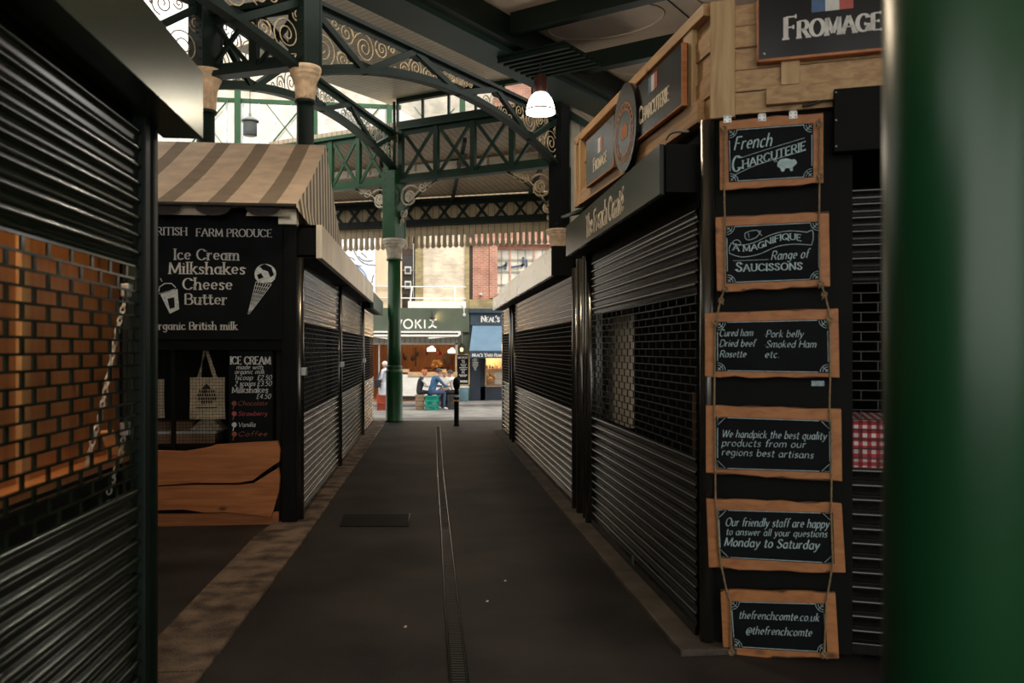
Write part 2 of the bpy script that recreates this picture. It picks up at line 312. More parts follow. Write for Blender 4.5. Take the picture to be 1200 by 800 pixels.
# ------------------------------------------------------------------ lettering: strokes drawn with a broad nib
def E(cx, cy, rx, ry, a0, a1, n=None):
    n = n or max(4, int(abs(a1-a0)/20))
    return [(cx+rx*math.cos(math.radians(a0+(a1-a0)*i/n)), cy+ry*math.sin(math.radians(a0+(a1-a0)*i/n))) for i in range(n+1)]
def sm(pts, k=5):
    out = []; P = [pts[0]]+list(pts)+[pts[-1]]
    for i in range(1, len(P)-2):
        p0, p1, p2, p3 = P[i-1:i+3]
        for j in range(k):
            t = j/k
            out.append(tuple(0.5*((2*p1[d])+(-p0[d]+p2[d])*t+(2*p0[d]-5*p1[d]+4*p2[d]-p3[d])*t*t+(-p0[d]+3*p1[d]-3*p2[d]+p3[d])*t**3) for d in range(len(p1))))
    return out+[tuple(pts[-1])]
X = 0.64
G = {
 'A': (.8, [[(0, 0), (.4, 1)], [(.4, 1), (.8, 0)], [(.15, .36), (.65, .36)]]),
 'B': (.66, [[(.06, 0), (.06, 1)], [(.06, 1), (.36, 1)]+E(.36, .76, .22, .24, 90, -90)+[(.06, .52)], [(.36, .52)]+E(.38, .26, .26, .26, 90, -90)+[(.06, 0)]]),
 'C': (.78, [E(.42, .5, .4, .5, 42, 318)]),
 'D': (.78, [[(.06, 0), (.06, 1)], [(.06, 1), (.34, 1)]+E(.34, .5, .42, .5, 90, -90)+[(.06, 0)]]),
 'E': (.6, [[(.06, 0), (.06, 1)], [(.06, 1), (.54, 1)], [(.06, .52), (.42, .52)], [(.06, 0), (.58, 0)]]),
 'F': (.58, [[(.06, 0), (.06, 1)], [(.06, 1), (.56, 1)], [(.06, .52), (.44, .52)]]),
 'G': (.82, [E(.42, .5, .4, .5, 42, 320), [(.75, .05), (.75, .42)], [(.52, .42), (.82, .42)]]),
 'H': (.78, [[(.06, 0), (.06, 1)], [(.72, 0), (.72, 1)], [(.06, .52), (.72, .52)]]),
 'I': (.16, [[(.08, 0), (.08, 1)]]),
 'J': (.4, [[(.32, 1), (.32, .2)]+E(.16, .2, .16, .2, 0, -120)]),
 'K': (.72, [[(.06, 0), (.06, 1)], [(.64, 1), (.06, .42)], [(.24, .6), (.7, 0)]]),
 'L': (.58, [[(.06, 0), (.06, 1)], [(.06, 0), (.56, 0)]]),
 'M': (.95, [[(.06, 0), (.10, 1)], [(.10, 1), (.47, .08)], [(.47, .08), (.85, 1)], [(.85, 1), (.89, 0)]]),
 'N': (.8, [[(.06, 0), (.06, 1)], [(.06, 1), (.72, 0)], [(.72, 0), (.72, 1)]]),
 'O': (.86, [E(.43, .5, .41, .5, 0, 360)]),
 'P': (.62, [[(.06, 0), (.06, 1)], [(.06, 1), (.36, 1)]+E(.36, .73, .24, .27, 90, -90)+[(.06, .46)]]),
 'Q': (.86, [E(.43, .5, .41, .5, 0, 360), [(.5, .25), (.86, -.12)]]),
 'R': (.7, [[(.06, 0), (.06, 1)], [(.06, 1), (.36, 1)]+E(.36, .74, .24, .26, 90, -90)+[(.06, .48)], [(.34, .48), (.68, 0)]]),
 'S': (.6, [sm([(.52, .82), (.38, .98), (.14, .93), (.09, .73), (.28, .54), (.48, .38), (.52, .18), (.34, .01), (.14, .05), (.05, .2)])]),
 'T': (.72, [[(.36, 0), (.36, 1)], [(.02, 1), (.70, 1)]]),
 'U': (.76, [[(.06, 1), (.06, .34)]+E(.38, .34, .32, .34, 180, 360)+[(.70, 1)]]),
 'V': (.78, [[(.02, 1), (.39, 0)], [(.39, 0), (.76, 1)]]),
 'W': (1.1, [[(.02, 1), (.3, 0)], [(.3, 0), (.55, .95)], [(.55, .95), (.8, 0)], [(.8, 0), (1.08, 1)]]),
 'X': (.76, [[(.04, 1), (.72, 0)], [(.72, 1), (.04, 0)]]),
 'Y': (.74, [[(.02, 1), (.37, .48)], [(.72, 1), (.37, .48)], [(.37, .48), (.37, 0)]]),
 'Z': (.66, [[(.04, 1), (.62, 1)], [(.62, 1), (.04, 0)], [(.04, 0), (.62, 0)]]),
 'a': (.56, [E(.26, .32, .22, .31, 40, 350), [(.48, X), (.48, .1), (.56, 0)]]),
 'b': (.56, [[(.06, 1.05), (.06, .02)], E(.29, .32, .23, .31, 150, -150)]),
 'c': (.48, [E(.27, .32, .23, .31, 50, 315)]),
 'd': (.58, [E(.27, .32, .22, .31, 40, 330), [(.49, 1.05), (.49, 0)]]),
 'e': (.52, [[(.06, .34), (.47, .36)]+E(.27, .34, .21, .29, 10, 310)]),
 'f': (.36, [sm([(.40, .98), (.30, 1.06), (.18, .95), (.16, .7), (.16, .3), (.16, 0)]), [(.02, X), (.34, X)]]),
 'g': (.56, [E(.27, .34, .22, .29, 40, 340), sm([(.49, X), (.49, .1), (.46, -.2), (.28, -.33), (.08, -.24)])]),
 'h': (.58, [[(.06, 1.05), (.06, 0)], sm([(.06, .4), (.2, .6), (.38, .62), (.48, .45), (.48, .2), (.50, 0)])]),
 'i': (.18, [[(.08, X), (.08, 0)], [(.07, .86), (.11, .92)]]),
 'j': (.2, [[(.1, X), (.1, -.15), (-.06, -.3)], [(.09, .86), (.13, .92)]]),
 'k': (.54, [[(.06, 1.05), (.06, 0)], [(.44, X), (.06, .26)], [(.18, .36), (.52, 0)]]),
 'l': (.18, [[(.08, 1.05), (.08, 0)]]),
 'm': (.88, [[(.06, X), (.06, 0)], sm([(.06, .42), (.2, .61), (.36, .61), (.43, .45), (.43, 0)]), sm([(.43, .42), (.56, .61), (.72, .61), (.80, .45), (.80, 0)])]),
 'n': (.58, [[(.06, X), (.06, 0)], sm([(.06, .42), (.2, .61), (.38, .62), (.48, .45), (.48, .2), (.50, 0)])]),
 'o': (.54, [E(.27, .32, .23, .31, 0, 360)]),
 'p': (.56, [[(.06, X), (.06, -.32)], E(.29, .32, .23, .31, 150, -150)]),
 'q': (.58, [E(.27, .32, .22, .31, 40, 330), [(.49, X), (.49, -.32), (.58, -.24)]]),
 'r': (.40, [[(.06, X), (.06, 0)], sm([(.06, .42), (.18, .6), (.36, .60)])]),
 's': (.42, [sm([(.36, .54), (.24, .63), (.09, .55), (.12, .40), (.30, .28), (.35, .12), (.22, .01), (.05, .08)])]),
 't': (.36, [sm([(.15, .88), (.15, .4), (.16, .1), (.26, .0), (.36, .08)]), [(.01, X), (.33, X)]]),
 'u': (.58, [sm([(.06, X), (.06, .25), (.12, .06), (.28, .02), (.44, .14), (.49, .3)]), [(.49, X), (.49, 0)]]),
 'v': (.52, [[(.02, X), (.26, 0)], [(.26, 0), (.50, X)]]),
 'w': (.78, [[(.02, X), (.2, 0)], [(.2, 0), (.38, .58)], [(.38, .58), (.56, 0)], [(.56, 0), (.76, X)]]),
 'x': (.5, [[(.03, X), (.46, 0)], [(.46, X), (.03, 0)]]),
 'y': (.52, [[(.03, X), (.27, 0)], sm([(.50, X), (.27, 0), (.16, -.26), (.0, -.30)])]),
 'z': (.46, [[(.04, X), (.42, X)], [(.42, X), (.04, 0)], [(.04, 0), (.42, 0)]]),
 '0': (.56, [E(.28, .5, .24, .5, 0, 360)]), '1': (.3, [[(.02, .8), (.17, 1)], [(.17, 1), (.17, 0)]]),
 '2': (.54, [sm([(.06, .76), (.2, .98), (.42, .9), (.44, .66), (.24, .32), (.04, 0)]), [(.04, 0), (.52, 0)]]),
 '3': (.52, [sm([(.06, .86), (.24, 1), (.44, .82), (.36, .58), (.2, .53)]), sm([(.2, .53), (.42, .44), (.46, .2), (.26, 0), (.04, .12)])]),
 '4': (.58, [[(.42, 0), (.42, 1)], [(.42, 1), (.03, .3)], [(.03, .3), (.56, .3)]]),
 '5': (.54, [[(.46, 1), (.12, 1)], sm([(.12, 1), (.09, .56), (.3, .62), (.48, .4), (.4, .1), (.2, 0), (.03, .1)])]),
 '6': (.54, [E(.28, .3, .22, .3, 0, 360), sm([(.42, .98), (.18, .8), (.06, .35)])]),
 '8': (.54, [E(.27, .75, .19, .24, 0, 360), E(.27, .26, .23, .27, 0, 360)]),
 '£': (.6, [sm([(.52, .8), (.4, 1), (.22, .9), (.2, .6), (.24, .25), (.08, .02)]), [(.08, .02), (.54, .02)], [(.06, .5), (.44, .5)]]),
 '.': (.16, [[(.05, .0), (.11, .07)]]), '\u00b7': (.2, [[(.06, .34), (.14, .40)]]), "'": (.14, [[(.09, 1.02), (.04, .78)]]),
 ',': (.16, [[(.1, .08), (.04, -.14)]]), '-': (.34, [[(.04, .36), (.3, .36)]]),
 '@': (.8, [E(.38, .32, .14, .2, 0, 360), [(.53, .5), (.53, .2)]+E(.42, .34, .38, .46, -20, 300)]),
 '\u00e9': (.52, [[(.06, .34), (.47, .36)]+E(.27, .34, .21, .29, 10, 310), [(.24, .76), (.38, .96)]]),
}
def layout(s, sc_caps=False, track=.13, space=.42):
    out = []; x = 0.0
    for ch in s:
        if ch == ' ': x += space; continue
        k = 1.0; c = ch
        if sc_caps and ch.islower(): c = ch.upper(); k = 0.76
        w, st = G[c]
        out.append((x, k, st)); x += w*k + track
    return out, x-track
def lettering(mb, s, x0, x1, base, h, d, thick=.15, thin=.055, nib=0.0, shear=0.0, serif=True, caps=False, track=.13, curve=None, slope=0.0, align=None, space=.42):
    """writes s on local plane d between x0 and x1; curve(t) lifts the baseline; align keeps natural width"""
    L, tot = layout(s, caps, track, space)
    sx = (x1-x0)/tot
    if align:
        sx = h*0.9; wid = tot*sx
        x0 = {'l': x0, 'r': x1-wid, 'c': (x0+x1-wid)/2}[align]; x1 = x0+wid
    nd = (math.cos(nib), math.sin(nib))
    def put(p):
        a = x0 + p[0]*sx + shear*p[1]*h; t = (a-x0)/max(1e-6, x1-x0)
        return (a, base + p[1]*h + slope*(a-x0) + (curve(t) if curve else 0))
    for gx, k, st in L:
        ends = []
        for poly in st:
            P = [put((gx+p[0]*k, p[1]*k)) for p in poly]
            n = len(P); closed = math.dist(P[0], P[-1]) < 1e-6
            Lf = []; Rt = []
            for i in range(n):
                a = P[i-1] if i > 0 else (P[-2] if closed else P[0]); b = P[i+1] if i < n-1 else (P[1] if closed else P[-1])
                dx, dy = b[0]-a[0], b[1]-a[1]; l = math.hypot(dx, dy) or 1; dx /= l; dy /= l
                wd = (thin + (thick-thin)*abs(dx*nd[1]-dy*nd[0]))*h*0.5*(k**0.5)
                Lf.append((P[i][0]-dy*wd, d, P[i][1]+dx*wd)); Rt.append((P[i][0]+dy*wd, d, P[i][1]-dx*wd))
            vs = Lf+Rt
            mb.add(vs, [(i, i+1, n+i+1, n+i) for i in range(n-1)])
            if serif and not closed:
                for e, q in ((0, 1), (-1, -2)):
                    pe = poly[e]
                    touching = sum(1 for o2 in st if o2 is not poly for pp in (o2[0], o2[-1]) if math.dist(pp, pe) < .08)
                    if touching or math.dist(poly[0], poly[-1]) < .2: continue
                    dx, dy = P[e][0]-P[q][0], P[e][1]-P[q][1]; l = math.hypot(dx, dy) or 1
                    if abs(dy) >= abs(dx)*0.8:
                        hw = h*.16*k; th = thin*h*.65
                        mb.add([(P[e][0]-hw, d, P[e][1]-th), (P[e][0]+hw, d, P[e][1]-th), (P[e][0]+hw, d, P[e][1]+th), (P[e][0]-hw, d, P[e][1]+th)], [(0, 1, 2, 3)])
                    else:
                        hw = h*.09*k; th = thin*h*.6
                        mb.add([(P[e][0]-th, d, P[e][1]-hw), (P[e][0]+th, d, P[e][1]-hw), (P[e][0]+th, d, P[e][1]+hw), (P[e][0]-th, d, P[e][1]+hw)], [(0, 1, 2, 3)])
def line2(mb, pts, w, d, closed=False):
    """thin painted line on the local plane d"""
    n = len(pts); Lf = []; Rt = []
    for i in range(n):
        a = pts[i-1] if (i > 0 or closed) else pts[0]; b = pts[(i+1) % n] if (i < n-1 or closed) else pts[-1]
        dx, dy = b[0]-a[0], b[1]-a[1]; l = math.hypot(dx, dy) or 1
        Lf.append((pts[i][0]-dy/l*w/2, d, pts[i][1]+dx/l*w/2)); Rt.append((pts[i][0]+dy/l*w/2, d, pts[i][1]-dx/l*w/2))
    m = n if closed else n-1
    mb.add(Lf+Rt, [(i, (i+1) % n, n+(i+1) % n, n+i) for i in range(m)])
SCRIPT = dict(thick=.13, thin=.045, nib=0.6, shear=.22, serif=False, track=.12)
ROMAN = dict(thick=.17, thin=.055, nib=0.0, serif=True)
# ================================================================== SETTING: ground
def asphalt(name, c1, c2, rough=0.75, sc1=1.2, bump=0.35):
    m, nt, b = nodes(name)
    co = coords(nt)
    b.inputs['Specular IOR Level'].default_value = 0.25
    n1 = N(nt, 'ShaderNodeTexNoise'); n1.inputs['Scale'].default_value = sc1; n1.inputs['Detail'].default_value = 8
    n2 = N(nt, 'ShaderNodeTexNoise'); n2.inputs['Scale'].default_value = 90; n2.inputs['Detail'].default_value = 3
    nt.links.new(co, n1.inputs['Vector']); nt.links.new(co, n2.inputs['Vector'])
    ad = N(nt, 'ShaderNodeMath', operation='MULTIPLY_ADD'); ad.inputs[1].default_value = 0.45
    nt.links.new(n2.outputs['Fac'], ad.inputs[0]); nt.links.new(n1.outputs['Fac'], ad.inputs[2])
    r = ramp(nt, [(0.56, c1), (0.88, c2)]); nt.links.new(ad.outputs[0], r.inputs[0])
    nt.links.new(r.outputs[0], b.inputs['Base Color']); b.inputs['Roughness'].default_value = rough
    bp = N(nt, 'ShaderNodeBump'); bp.inputs['Strength'].default_value = bump; bp.inputs['Distance'].default_value = 0.006
    nt.links.new(n2.outputs['Fac'], bp.inputs['Height']); nt.links.new(bp.outputs[0], b.inputs['Normal'])
    return m
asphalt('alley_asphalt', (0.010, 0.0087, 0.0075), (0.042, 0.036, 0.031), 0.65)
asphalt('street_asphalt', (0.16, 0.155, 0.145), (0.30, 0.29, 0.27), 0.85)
asphalt('pavement_slab', (0.13, 0.125, 0.12), (0.24, 0.23, 0.215), 0.85)
asphalt('kerb_worn', (0.045, 0.030, 0.022), (0.27, 0.195, 0.14), 0.75, 4.5, 1.0)
asphalt('plinth_worn', (0.055, 0.045, 0.036), (0.12, 0.10, 0.08), 0.7, 3.5, 0.6)
mb = MB(); mb.add([(-14, -12, 0), (14, -12, 0), (14, 20.4, 0), (-14, 20.4, 0)], [(0, 1, 2, 3)])
mb.add([(-14, -12, -.2), (14, -12, -.2), (14, 20.4, -.2), (-14, 20.4, -.2)], [(0, 1, 2, 3)])
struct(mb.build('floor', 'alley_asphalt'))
mb = MB()
ys = [(20.4, -.001), (21.5, -.02), (24, -.2), (27, -.42), (31.6, -.43)]
for (a, za), (b, zb) in zip(ys, ys[1:]): mb.add([(-30, a, za), (30, a, za), (30, b, zb), (-30, b, zb)], [(0, 1, 2, 3)])
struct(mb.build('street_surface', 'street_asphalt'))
mb = MB(); mb.box(-30, 31.6, -.7, 30, 33.6, -.32); struct(mb.build('pavement', 'pavement_slab', bevel=.02))
# kerb stones left of the alley, plinth on the right
mb = MB()
ks = [(1.5, -1.62, -1.22), (3.1, -1.60, -1.20), (4.6, -1.57, -1.16), (6.2, -1.56, -1.12), (7.8, -1.54, -1.08), (9.5, -1.40, -1.06), (11.4, -1.40, -1.04), (13.4, -1.4, -1.02), (15.5, -1.4, -1.0), (17.6, -1.4, -.98), (20.38, -1.4, -.95)]
for (ya, xa, xb), (yb, xc, xd) in zip(ks, ks[1:]):
    vs = [(xa, ya+.006, z) for z in (0.001,)] 
    lo = [(xa, ya+.006), (xb, ya+.006), (xd, yb-.006), (xc, yb-.006)]
    mb.add([(x, y, -.1) for x, y in lo]+[(x, y, .022) for x, y in lo], [(3, 2, 1, 0), (4, 5, 6, 7), (0, 1, 5, 4), (1, 2, 6, 5), (2, 3, 7, 6), (3, 0, 4, 7)])
struct(mb.build('trim_1', 'kerb_worn', bevel=.008))
mb = MB()
for ya, yb in ((4.6, 6.3), (6.3, 8.1), (8.1, 10.5), (10.5, 13), (13, 15.4), (15.4, 17.6)):
    mb.box(1.40, ya+.005, -.1, 1.75, yb-.005, .035)
struct(mb.build('trim_2', 'plinth_worn', bevel=.008))
mb = MB(); mb.box(-1.3, 20.2, -.3, 3.2, 20.42, .012); struct(mb.build('trim_3', 'pavement_slab', bevel=.01))
# drain channel down the alley and iron access cover
dr = thing('drain_channel', 'long narrow iron drainage channel running down the middle of the alley', 'drain', (.1, 6, 0))
mb = MB()
pa = [gZ(528, 800, 0), gZ(521, 700, 0), gZ(517, 620, 0), gZ(513, 560, 0), gZ(511, 500, 0)]
pb = [gZ(548, 800, 0), gZ(536, 700, 0), gZ(527, 620, 0), gZ(520, 560, 0), gZ(515.5, 500, 0)]
pa.insert(0, pa[0]+(pa[0]-pa[1]).normalized()*2.5); pb.insert(0, pb[0]+(pb[0]-pb[1]).normalized()*2.5)
for L_ in (pa, pb):
    mb.tube([p+Vector((0, 0, .004)) for p in L_], .009, 6)
mb.build('channel_edge', 'shutter_dark', dr)
mb = MB()
def lerp(a, b, t): return a+(b-a)*t
for i in range(len(pa)-1):
    n = max(2, int((pa[i+1]-pa[i]).length/0.035)) if i < 3 else max(2, int((pa[i+1]-pa[i]).length/0.10))
    for k in range(n):
        t = (k+.5)/n; a = lerp(pa[i], pa[i+1], t); b = lerp(pb[i], pb[i+1], t)
        mb.bar(a+Vector((0, 0, .003)), b+Vector((0, 0, .003)), .016, .006)
mb.build('grate', 'grille_dark', dr)
mb = MB()
c = [gZ(403, 603, 0), gZ(480, 603, 0), gZ(478, 617, 0), gZ(398, 617, 0)]
mb.add([p+Vector((0, 0, .002)) for p in c]+[p+Vector((0, 0, .007)) for p in c], [(3, 2, 1, 0), (4, 5, 6, 7), (0, 1, 5, 4), (1, 2, 6, 5), (2, 3, 7, 6), (3, 0, 4, 7)])
cv = mb.build('access_cover', 'black_paint')
tag(cv, 'flat rectangular iron access cover let into the asphalt left of the drain', 'manhole cover')
mb = MB(); mb.tube([p+Vector((0, 0, .008)) for p in (c[1], c[2])], .008, 5); mb.build('lifting_rim', 'steel_dark', cv)
# scraps of litter on the asphalt
for u, v, nm in ((571, 705, 'white scrap of paper lying right of the drain'), (475, 735, 'white scrap of paper lying left of the drain'), (592, 681, 'pale scrap of paper lying nearest the middle of the right half of the alley')):
    p = gZ(u, v, 0); mb = MB()
    mb.add([p+Vector((-.008, -.012, .002)), p+Vector((.010, -.008, .004)), p+Vector((.007, .014, .009)), p+Vector((-.009, .010, .003)), p+Vector((0, 0, .012))], [(0, 1, 4), (1, 2, 4), (2, 3, 4), (3, 0, 4)])
    tag(mb.build('paper_scrap', 'sign_white'), nm, 'litter')

# ================================================================== roller shutters
def curtain(name, parent, T, a0, a1, z0, z1, m, depth=.019, pitch=.0765, d0=0.0):
    n = max(1, round((z1-z0)/pitch)); p = (z1-z0)/n
    prof = [(0, 0.0), (.15, .03), (.28, .3), (.42, .6), (.62, .64), (.85, .69), (.97, .75), (1, .81), (.97, .87), (.85, .93), (.6, .975), (.2, 1.0)]
    mb = MB(T)
    for i in range(n):
        vs = [(a, d0+depth*d, z0+(i+h)*p) for a in (a0, a1) for d, h in prof]; k = len(prof)
        mb.add(vs, [(j, j+1, k+j+1, k+j) for j in range(k-1)], True)
    mb.add([(a0, d0-.004, z0), (a1, d0-.004, z0), (a1, d0-.004, z1), (a0, d0-.004, z1)], [(0, 1, 2, 3)])
    return mb.build(name, m, parent)
def grille(name, parent, T, a0, a1, z0, z1, m, pitch=.052, link=.19, d0=0.0, lw=.014, rw=.009):
    n = max(1, round((z1-z0)/pitch)); p = (z1-z0)/n; mb = MB(T)
    for i in range(n+1): mb.box(a0, d0-.002, z0+i*p-rw/2, a1, d0+.012, z0+i*p+rw/2)
    for i in range(n):
        a = a0 + (link*.5 if i % 2 else link)*.9
        while a < a1-.01:
            mb.box(a-lw/2, d0, z0+i*p+rw/2, a+lw/2, d0+.008, z0+(i+1)*p-rw/2); a += link
    return mb.build(name, m, parent)
def shutter(parent, T, a0, a1, z, ml, mg, mu, d0=0.0, link=.19, lw=.006, rw=.0055):
    z0, z1, z2, z3 = z
    curtain('lower_slats', parent, T, a0, a1, z0+.06, z1, ml, d0=d0)
    grille('vision_grille', parent, T, a0, a1, z1, z2, mg, d0=d0, link=link, lw=lw, rw=rw)
    curtain('upper_slats', parent, T, a0, a1, z2, z3, mu, d0=d0)
    mb = MB(T); mb.box(a0, d0-.006, z0, a1, d0+.018, z0+.062); mb.build('bottom_rail', ml, parent, bevel=.004)
def part_box(name, m, parent, T, *b, bevel=0):
    mb = MB(T); mb.box(*b); return mb.build(name, m, parent, bevel)

# ------------------------------------------------------------------ nearest kiosk on the left
XL = -1.255; XR = 1.57
TL = frame((XL, 0, 0), (0, 1, 0), (1, 0, 0))
k = thing('market_kiosk', 'dark green shuttered kiosk with a brick patterned grille, closest on the left', 'market stall', (-2, 2, 0))
shutter(k, TL, .3, 3.86, (.0, 1.10, 2.055, 2.66), 'shutter_green', 'shutter_green', 'shutter_green', link=.185, lw=.022, rw=.009)
mb = MB(TL); mb.box(3.86, -.045, 0, 3.93, .035, 2.72); mb.tube([(3.985, -.02, 0), (3.985, -.02, 2.72)], .062, 14); mb.box(4.04, -.10, 0, 4.09, .02, 2.72)
mb.build('corner_post', 'dark_green_paint', k, bevel=.006)
mb = MB(TL)
mb.prism([(-1.5, 2.71), (4.235, 2.71), (4.235, 3.03), (-1.5, 3.03)], .0, .185)
mb.build('fascia', 'fascia_green', k, bevel=.004)
mb = MB(TL); mb.box(-1.4, -.5, 2.58, 4.09, -.02, 2.98); mb.build('shutter_housing', 'black_paint', k)
mb = MB(TL)
mb.box(-1.4, -2.2, 2.98, 4.09, 0, 3.03); mb.box(-1.4, -2.25, 0, 4.09, -2.2, 3.0); mb.box(4.03, -2.2, 0, 4.08, -.12, 2.98); mb.box(-1.4, -2.2, 0, -1.35, 0, 2.98); mb.box(-1.35, -.05, 0, .3, 0, 2.7)
mb.build('shell', 'interior_black', k)
# timber serving cabinet seen through its grille
cb = thing('serving_cabinet', 'warm orange timber cabinet with a shelf behind the brick patterned grille', 'cabinet', (-1.6, 2.6, 0))
def yb(u): return gX(u, 400, XL-.10).y
mb = MB(TL); mb.box(.8, -.14, 1.20, yb(144), -.115, 2.42)
mb.build('back_panel', 'warm_panel', cb)
mb = MB(TL); mb.box(yb(24), -.115, 1.24, yb(24)+.06, -.095, 2.42); mb.build('batten', 'pale_post', cb)
mb = MB(TL); mb.box(.8, -.115, 1.215, yb(138), -.03, 1.25); mb.build('shelf', 'warm_panel', cb, bevel=.004)
mb = MB(TL); mb.box(.8, -.14, 0.0, yb(144), -.125, 1.20); mb.build('lower_front', 'interior_black', cb)
mb = MB(TL); mb.bar((yb(118)+.05, -.06, 1.25), (yb(118)-.04, -.06, 1.36), .012, .05, (0, 1, 0)); mb.build('bracket', 'pale_post', cb)
# unseen strip lamp, added to give the kiosk cabinet its warm glow
lp = thing('added_strip_lamp', 'added unseen strip lamp under the nearest kiosk roof, warming the timber cabinet', 'lamp', (-1.5, 2.6, 2.4))
MATS['added_lamp_warm'] = emit('added_lamp_warm', (1, .72, .42), 6)
mb = MB(TL); mb.box(1.5, -.07, 2.52, 3.7, -.03, 2.545); mb.build('diffuser', 'added_lamp_warm', lp)
mb = MB(TL); mb.box(1.48, -.08, 2.545, 3.72, -.02, 2.58); mb.build('housing', 'lamp_black', lp)
ld = bpy.data.lights.new('added_strip_light', 'AREA'); ld.shape = 'RECTANGLE'; ld.size = 2.2; ld.size_y = .04; ld.energy = 9.5; ld.color = (1, .74, .45)
lo = bpy.data.objects.new('added_strip_light', ld); lo.location = (XL-.05, 2.6, 2.51); lo.rotation_euler = (0, 0, PI/2); C.objects.link(lo)
# pull chains
def chain(pts, label, name='pull_chain', step=.026):
    P = []
    for a, b in zip(pts, pts[1:]):
        a, b = Vector(a), Vector(b); n = max(1, int((b-a).length/step)); P += [a+(b-a)*i/n for i in range(n)]
    P.append(Vector(pts[-1])); mb = MB()
    for i, (a, b) in enumerate(zip(P, P[1:])):
        d = (b-a).normalized(); s = d.orthogonal().normalized(); t = d.cross(s)
        s = s if i % 2 else t; c0 = (a+b)/2
        mb.tube([c0+d*math.cos(q)*step*.72+s*math.sin(q)*step*.36 for q in [2*PI*j/10 for j in range(10)]], .0032, 5, closed=True)
    return tag(mb.build(name, 'galvanised'), label, 'chain')
xc = XL-.02
chain([gX(149, 342, xc), gX(138, 385, xc), gX(118, 485, xc), gX(101, 545, xc)], 'long steel pull chain slanting across the brick patterned grille')
chain([gX(146, 505, xc), gX(141, 535, xc), gX(127, 578, xc)], 'short steel chain low at the right edge of the brick patterned grille')
for u, v in ((149, 338), (148, 500)):
    p = gX(u, v, XL-.01); mb = MB(); mb.box(p.x-.02, p.y-.02, p.z-.035, p.x+.012, p.y+.02, p.z+.02); mb.build('chain_bracket', 'galvanised', k, bevel=.003)

# ------------------------------------------------------------------ ice cream stall
YF = 8.46
TF = frame((0, YF, 0), (1, 0, 0), (0, -1, 0))
def fF(u, v, d=0.0):
    p = gY(u, v, YF-d); return (p.x, p.z)
st = thing('ice_cream_stall', 'black ice cream stall with a wire grille front under a striped tent roof', 'market stall', (-2.4, 9.2, 0))
x330 = fF(330, 400)[0]
mb = MB(TF); mb.box(x330, -.06, 0, XL-.002, .01, 3.02); mb.build('frame_post', 'black_paint', st, bevel=.006)
mb = MB(TF); mb.box(-4.3, -.06, 0, -4.1, .01, 3.02); mb.build('frame_post', 'black_paint', st, bevel=.006)
mb = MB(TF); mb.box(-4.1, -.06, 1.69, x330, .012, 1.80); mb.build('cross_rail', 'black_paint', st, bevel=.004)
mb = MB(TF); mb.box(-4.1, -.06, 2.98, x330, .012, 3.06); mb.build('cross_rail', 'black_paint', st, bevel=.004)
mb = MB(TF); mb.box(-4.3, -1.6, 0, -4.25, -.06, 3.0); mb.box(-4.3, -1.62, 0, XL-.25, -1.58, 3.0); mb.box(-4.3, -1.6, 0, XL-.25, -.06, .02); mb.box(XL-.28, -1.6, 0, XL-.25, -.07, 2.9); mb.box(-4.3, -1.6, 3.0, XL-.25, -.06, 3.03)
mb.build('shell', 'interior_black', st)
mb = MB(TF)
a1 = fF(268, 450)[0]; z0, z1 = fF(200, 528)[1], 1.70
for i in range(int((a1+3.3)/.031)+1): mb.tube([(-3.3+i*.031, -.04, z0), (-3.3+i*.031, -.04, z1)], .0016, 4)
zz = z0
while zz < z1: mb.tube([(-3.3, -.043, zz), (a1, -.043, zz)], .0016, 4); zz += .031
mb.build('wire_grid', 'black_paint', st)
xp = fF(202, 450)[0]
part_box('upright', 'black_paint', st, TF, xp-.02, -.06, .7, xp+.018, -.02, 1.70)
part_box('kick_board', 'oak_slab', st, TF, -3.6, -.05, .0, fF(326, 600)[0], -.02, .12)
# live-edge timber slabs across the counter front
def slab(poly_px, d, th, m, label, name='timber_slab'):
    mb = MB(TF); mb.prism([fF(u, v, d) for u, v in poly_px], d-th, d)
    return tag(mb.build(name, m, bevel=.006), label, 'timber slab', 'live edge slabs on the counter front')
slab([(150, 530), (182, 528), (215, 529), (245, 524), (252, 521), (285, 519), (325, 517), (328, 528), (327, 541), (312, 551), (296, 563), (280, 566), (230, 566), (182, 569), (150, 569)], .05, .07, 'oak_slab', 'upper live edge oak slab across the front of the ice cream counter')
slab([(150, 571), (182, 570), (230, 568), (280, 568), (297, 566), (313, 556), (326, 548), (328, 560), (327, 575), (318, 606), (290, 603), (262, 600), (240, 601), (215, 597), (182, 598), (150, 599)], .04, .06, 'oak_slab', 'lower live edge oak slab near the ground under the ice cream counter')
# sign board
sb = thing('stall_sign', 'large black sign with white lettering listing milkshakes, cheese and butter', 'sign', (-2.2, YF, 2.4))
mb = MB(TF); b0 = fF(331, 398, .05); b1 = fF(331, 250, .05); mb.box(-3.6, .012, b0[1], b0[0], .05, b1[1]); bd_ = mb.build('board', 'board_black', sb, bevel=.004)
mb = MB(TF); D_ = .052
def ft(s, u0, u1, v, hpx, dd=D_, **kw):
    a0, h0 = fF(u0, v, dd); a1, _ = fF(u1, v, dd)
    lettering(mb, s, a0, a1, h0, hpx*8.45/1000, dd, **kw)
R2 = dict(ROMAN)
ft('BRITISH', 176, 219, 275, 8.5, **R2); ft('FARM PRODUCE', 230, 318.5, 276.5, 8.5, **R2)
ft('Ice Cream', 204, 280, 304, 12, **R2); ft('Milkshakes', 198, 287, 320.5, 12.5, **R2)
ft('Cheese', 214.5, 272, 339, 12.5, **R2); ft('Butter', 216.5, 266, 356.5, 12, **R2)
ft('organic British milk', 180, 278, 386, 8.5, **R2)
mb.build('lettering', 'sign_white', bd_)
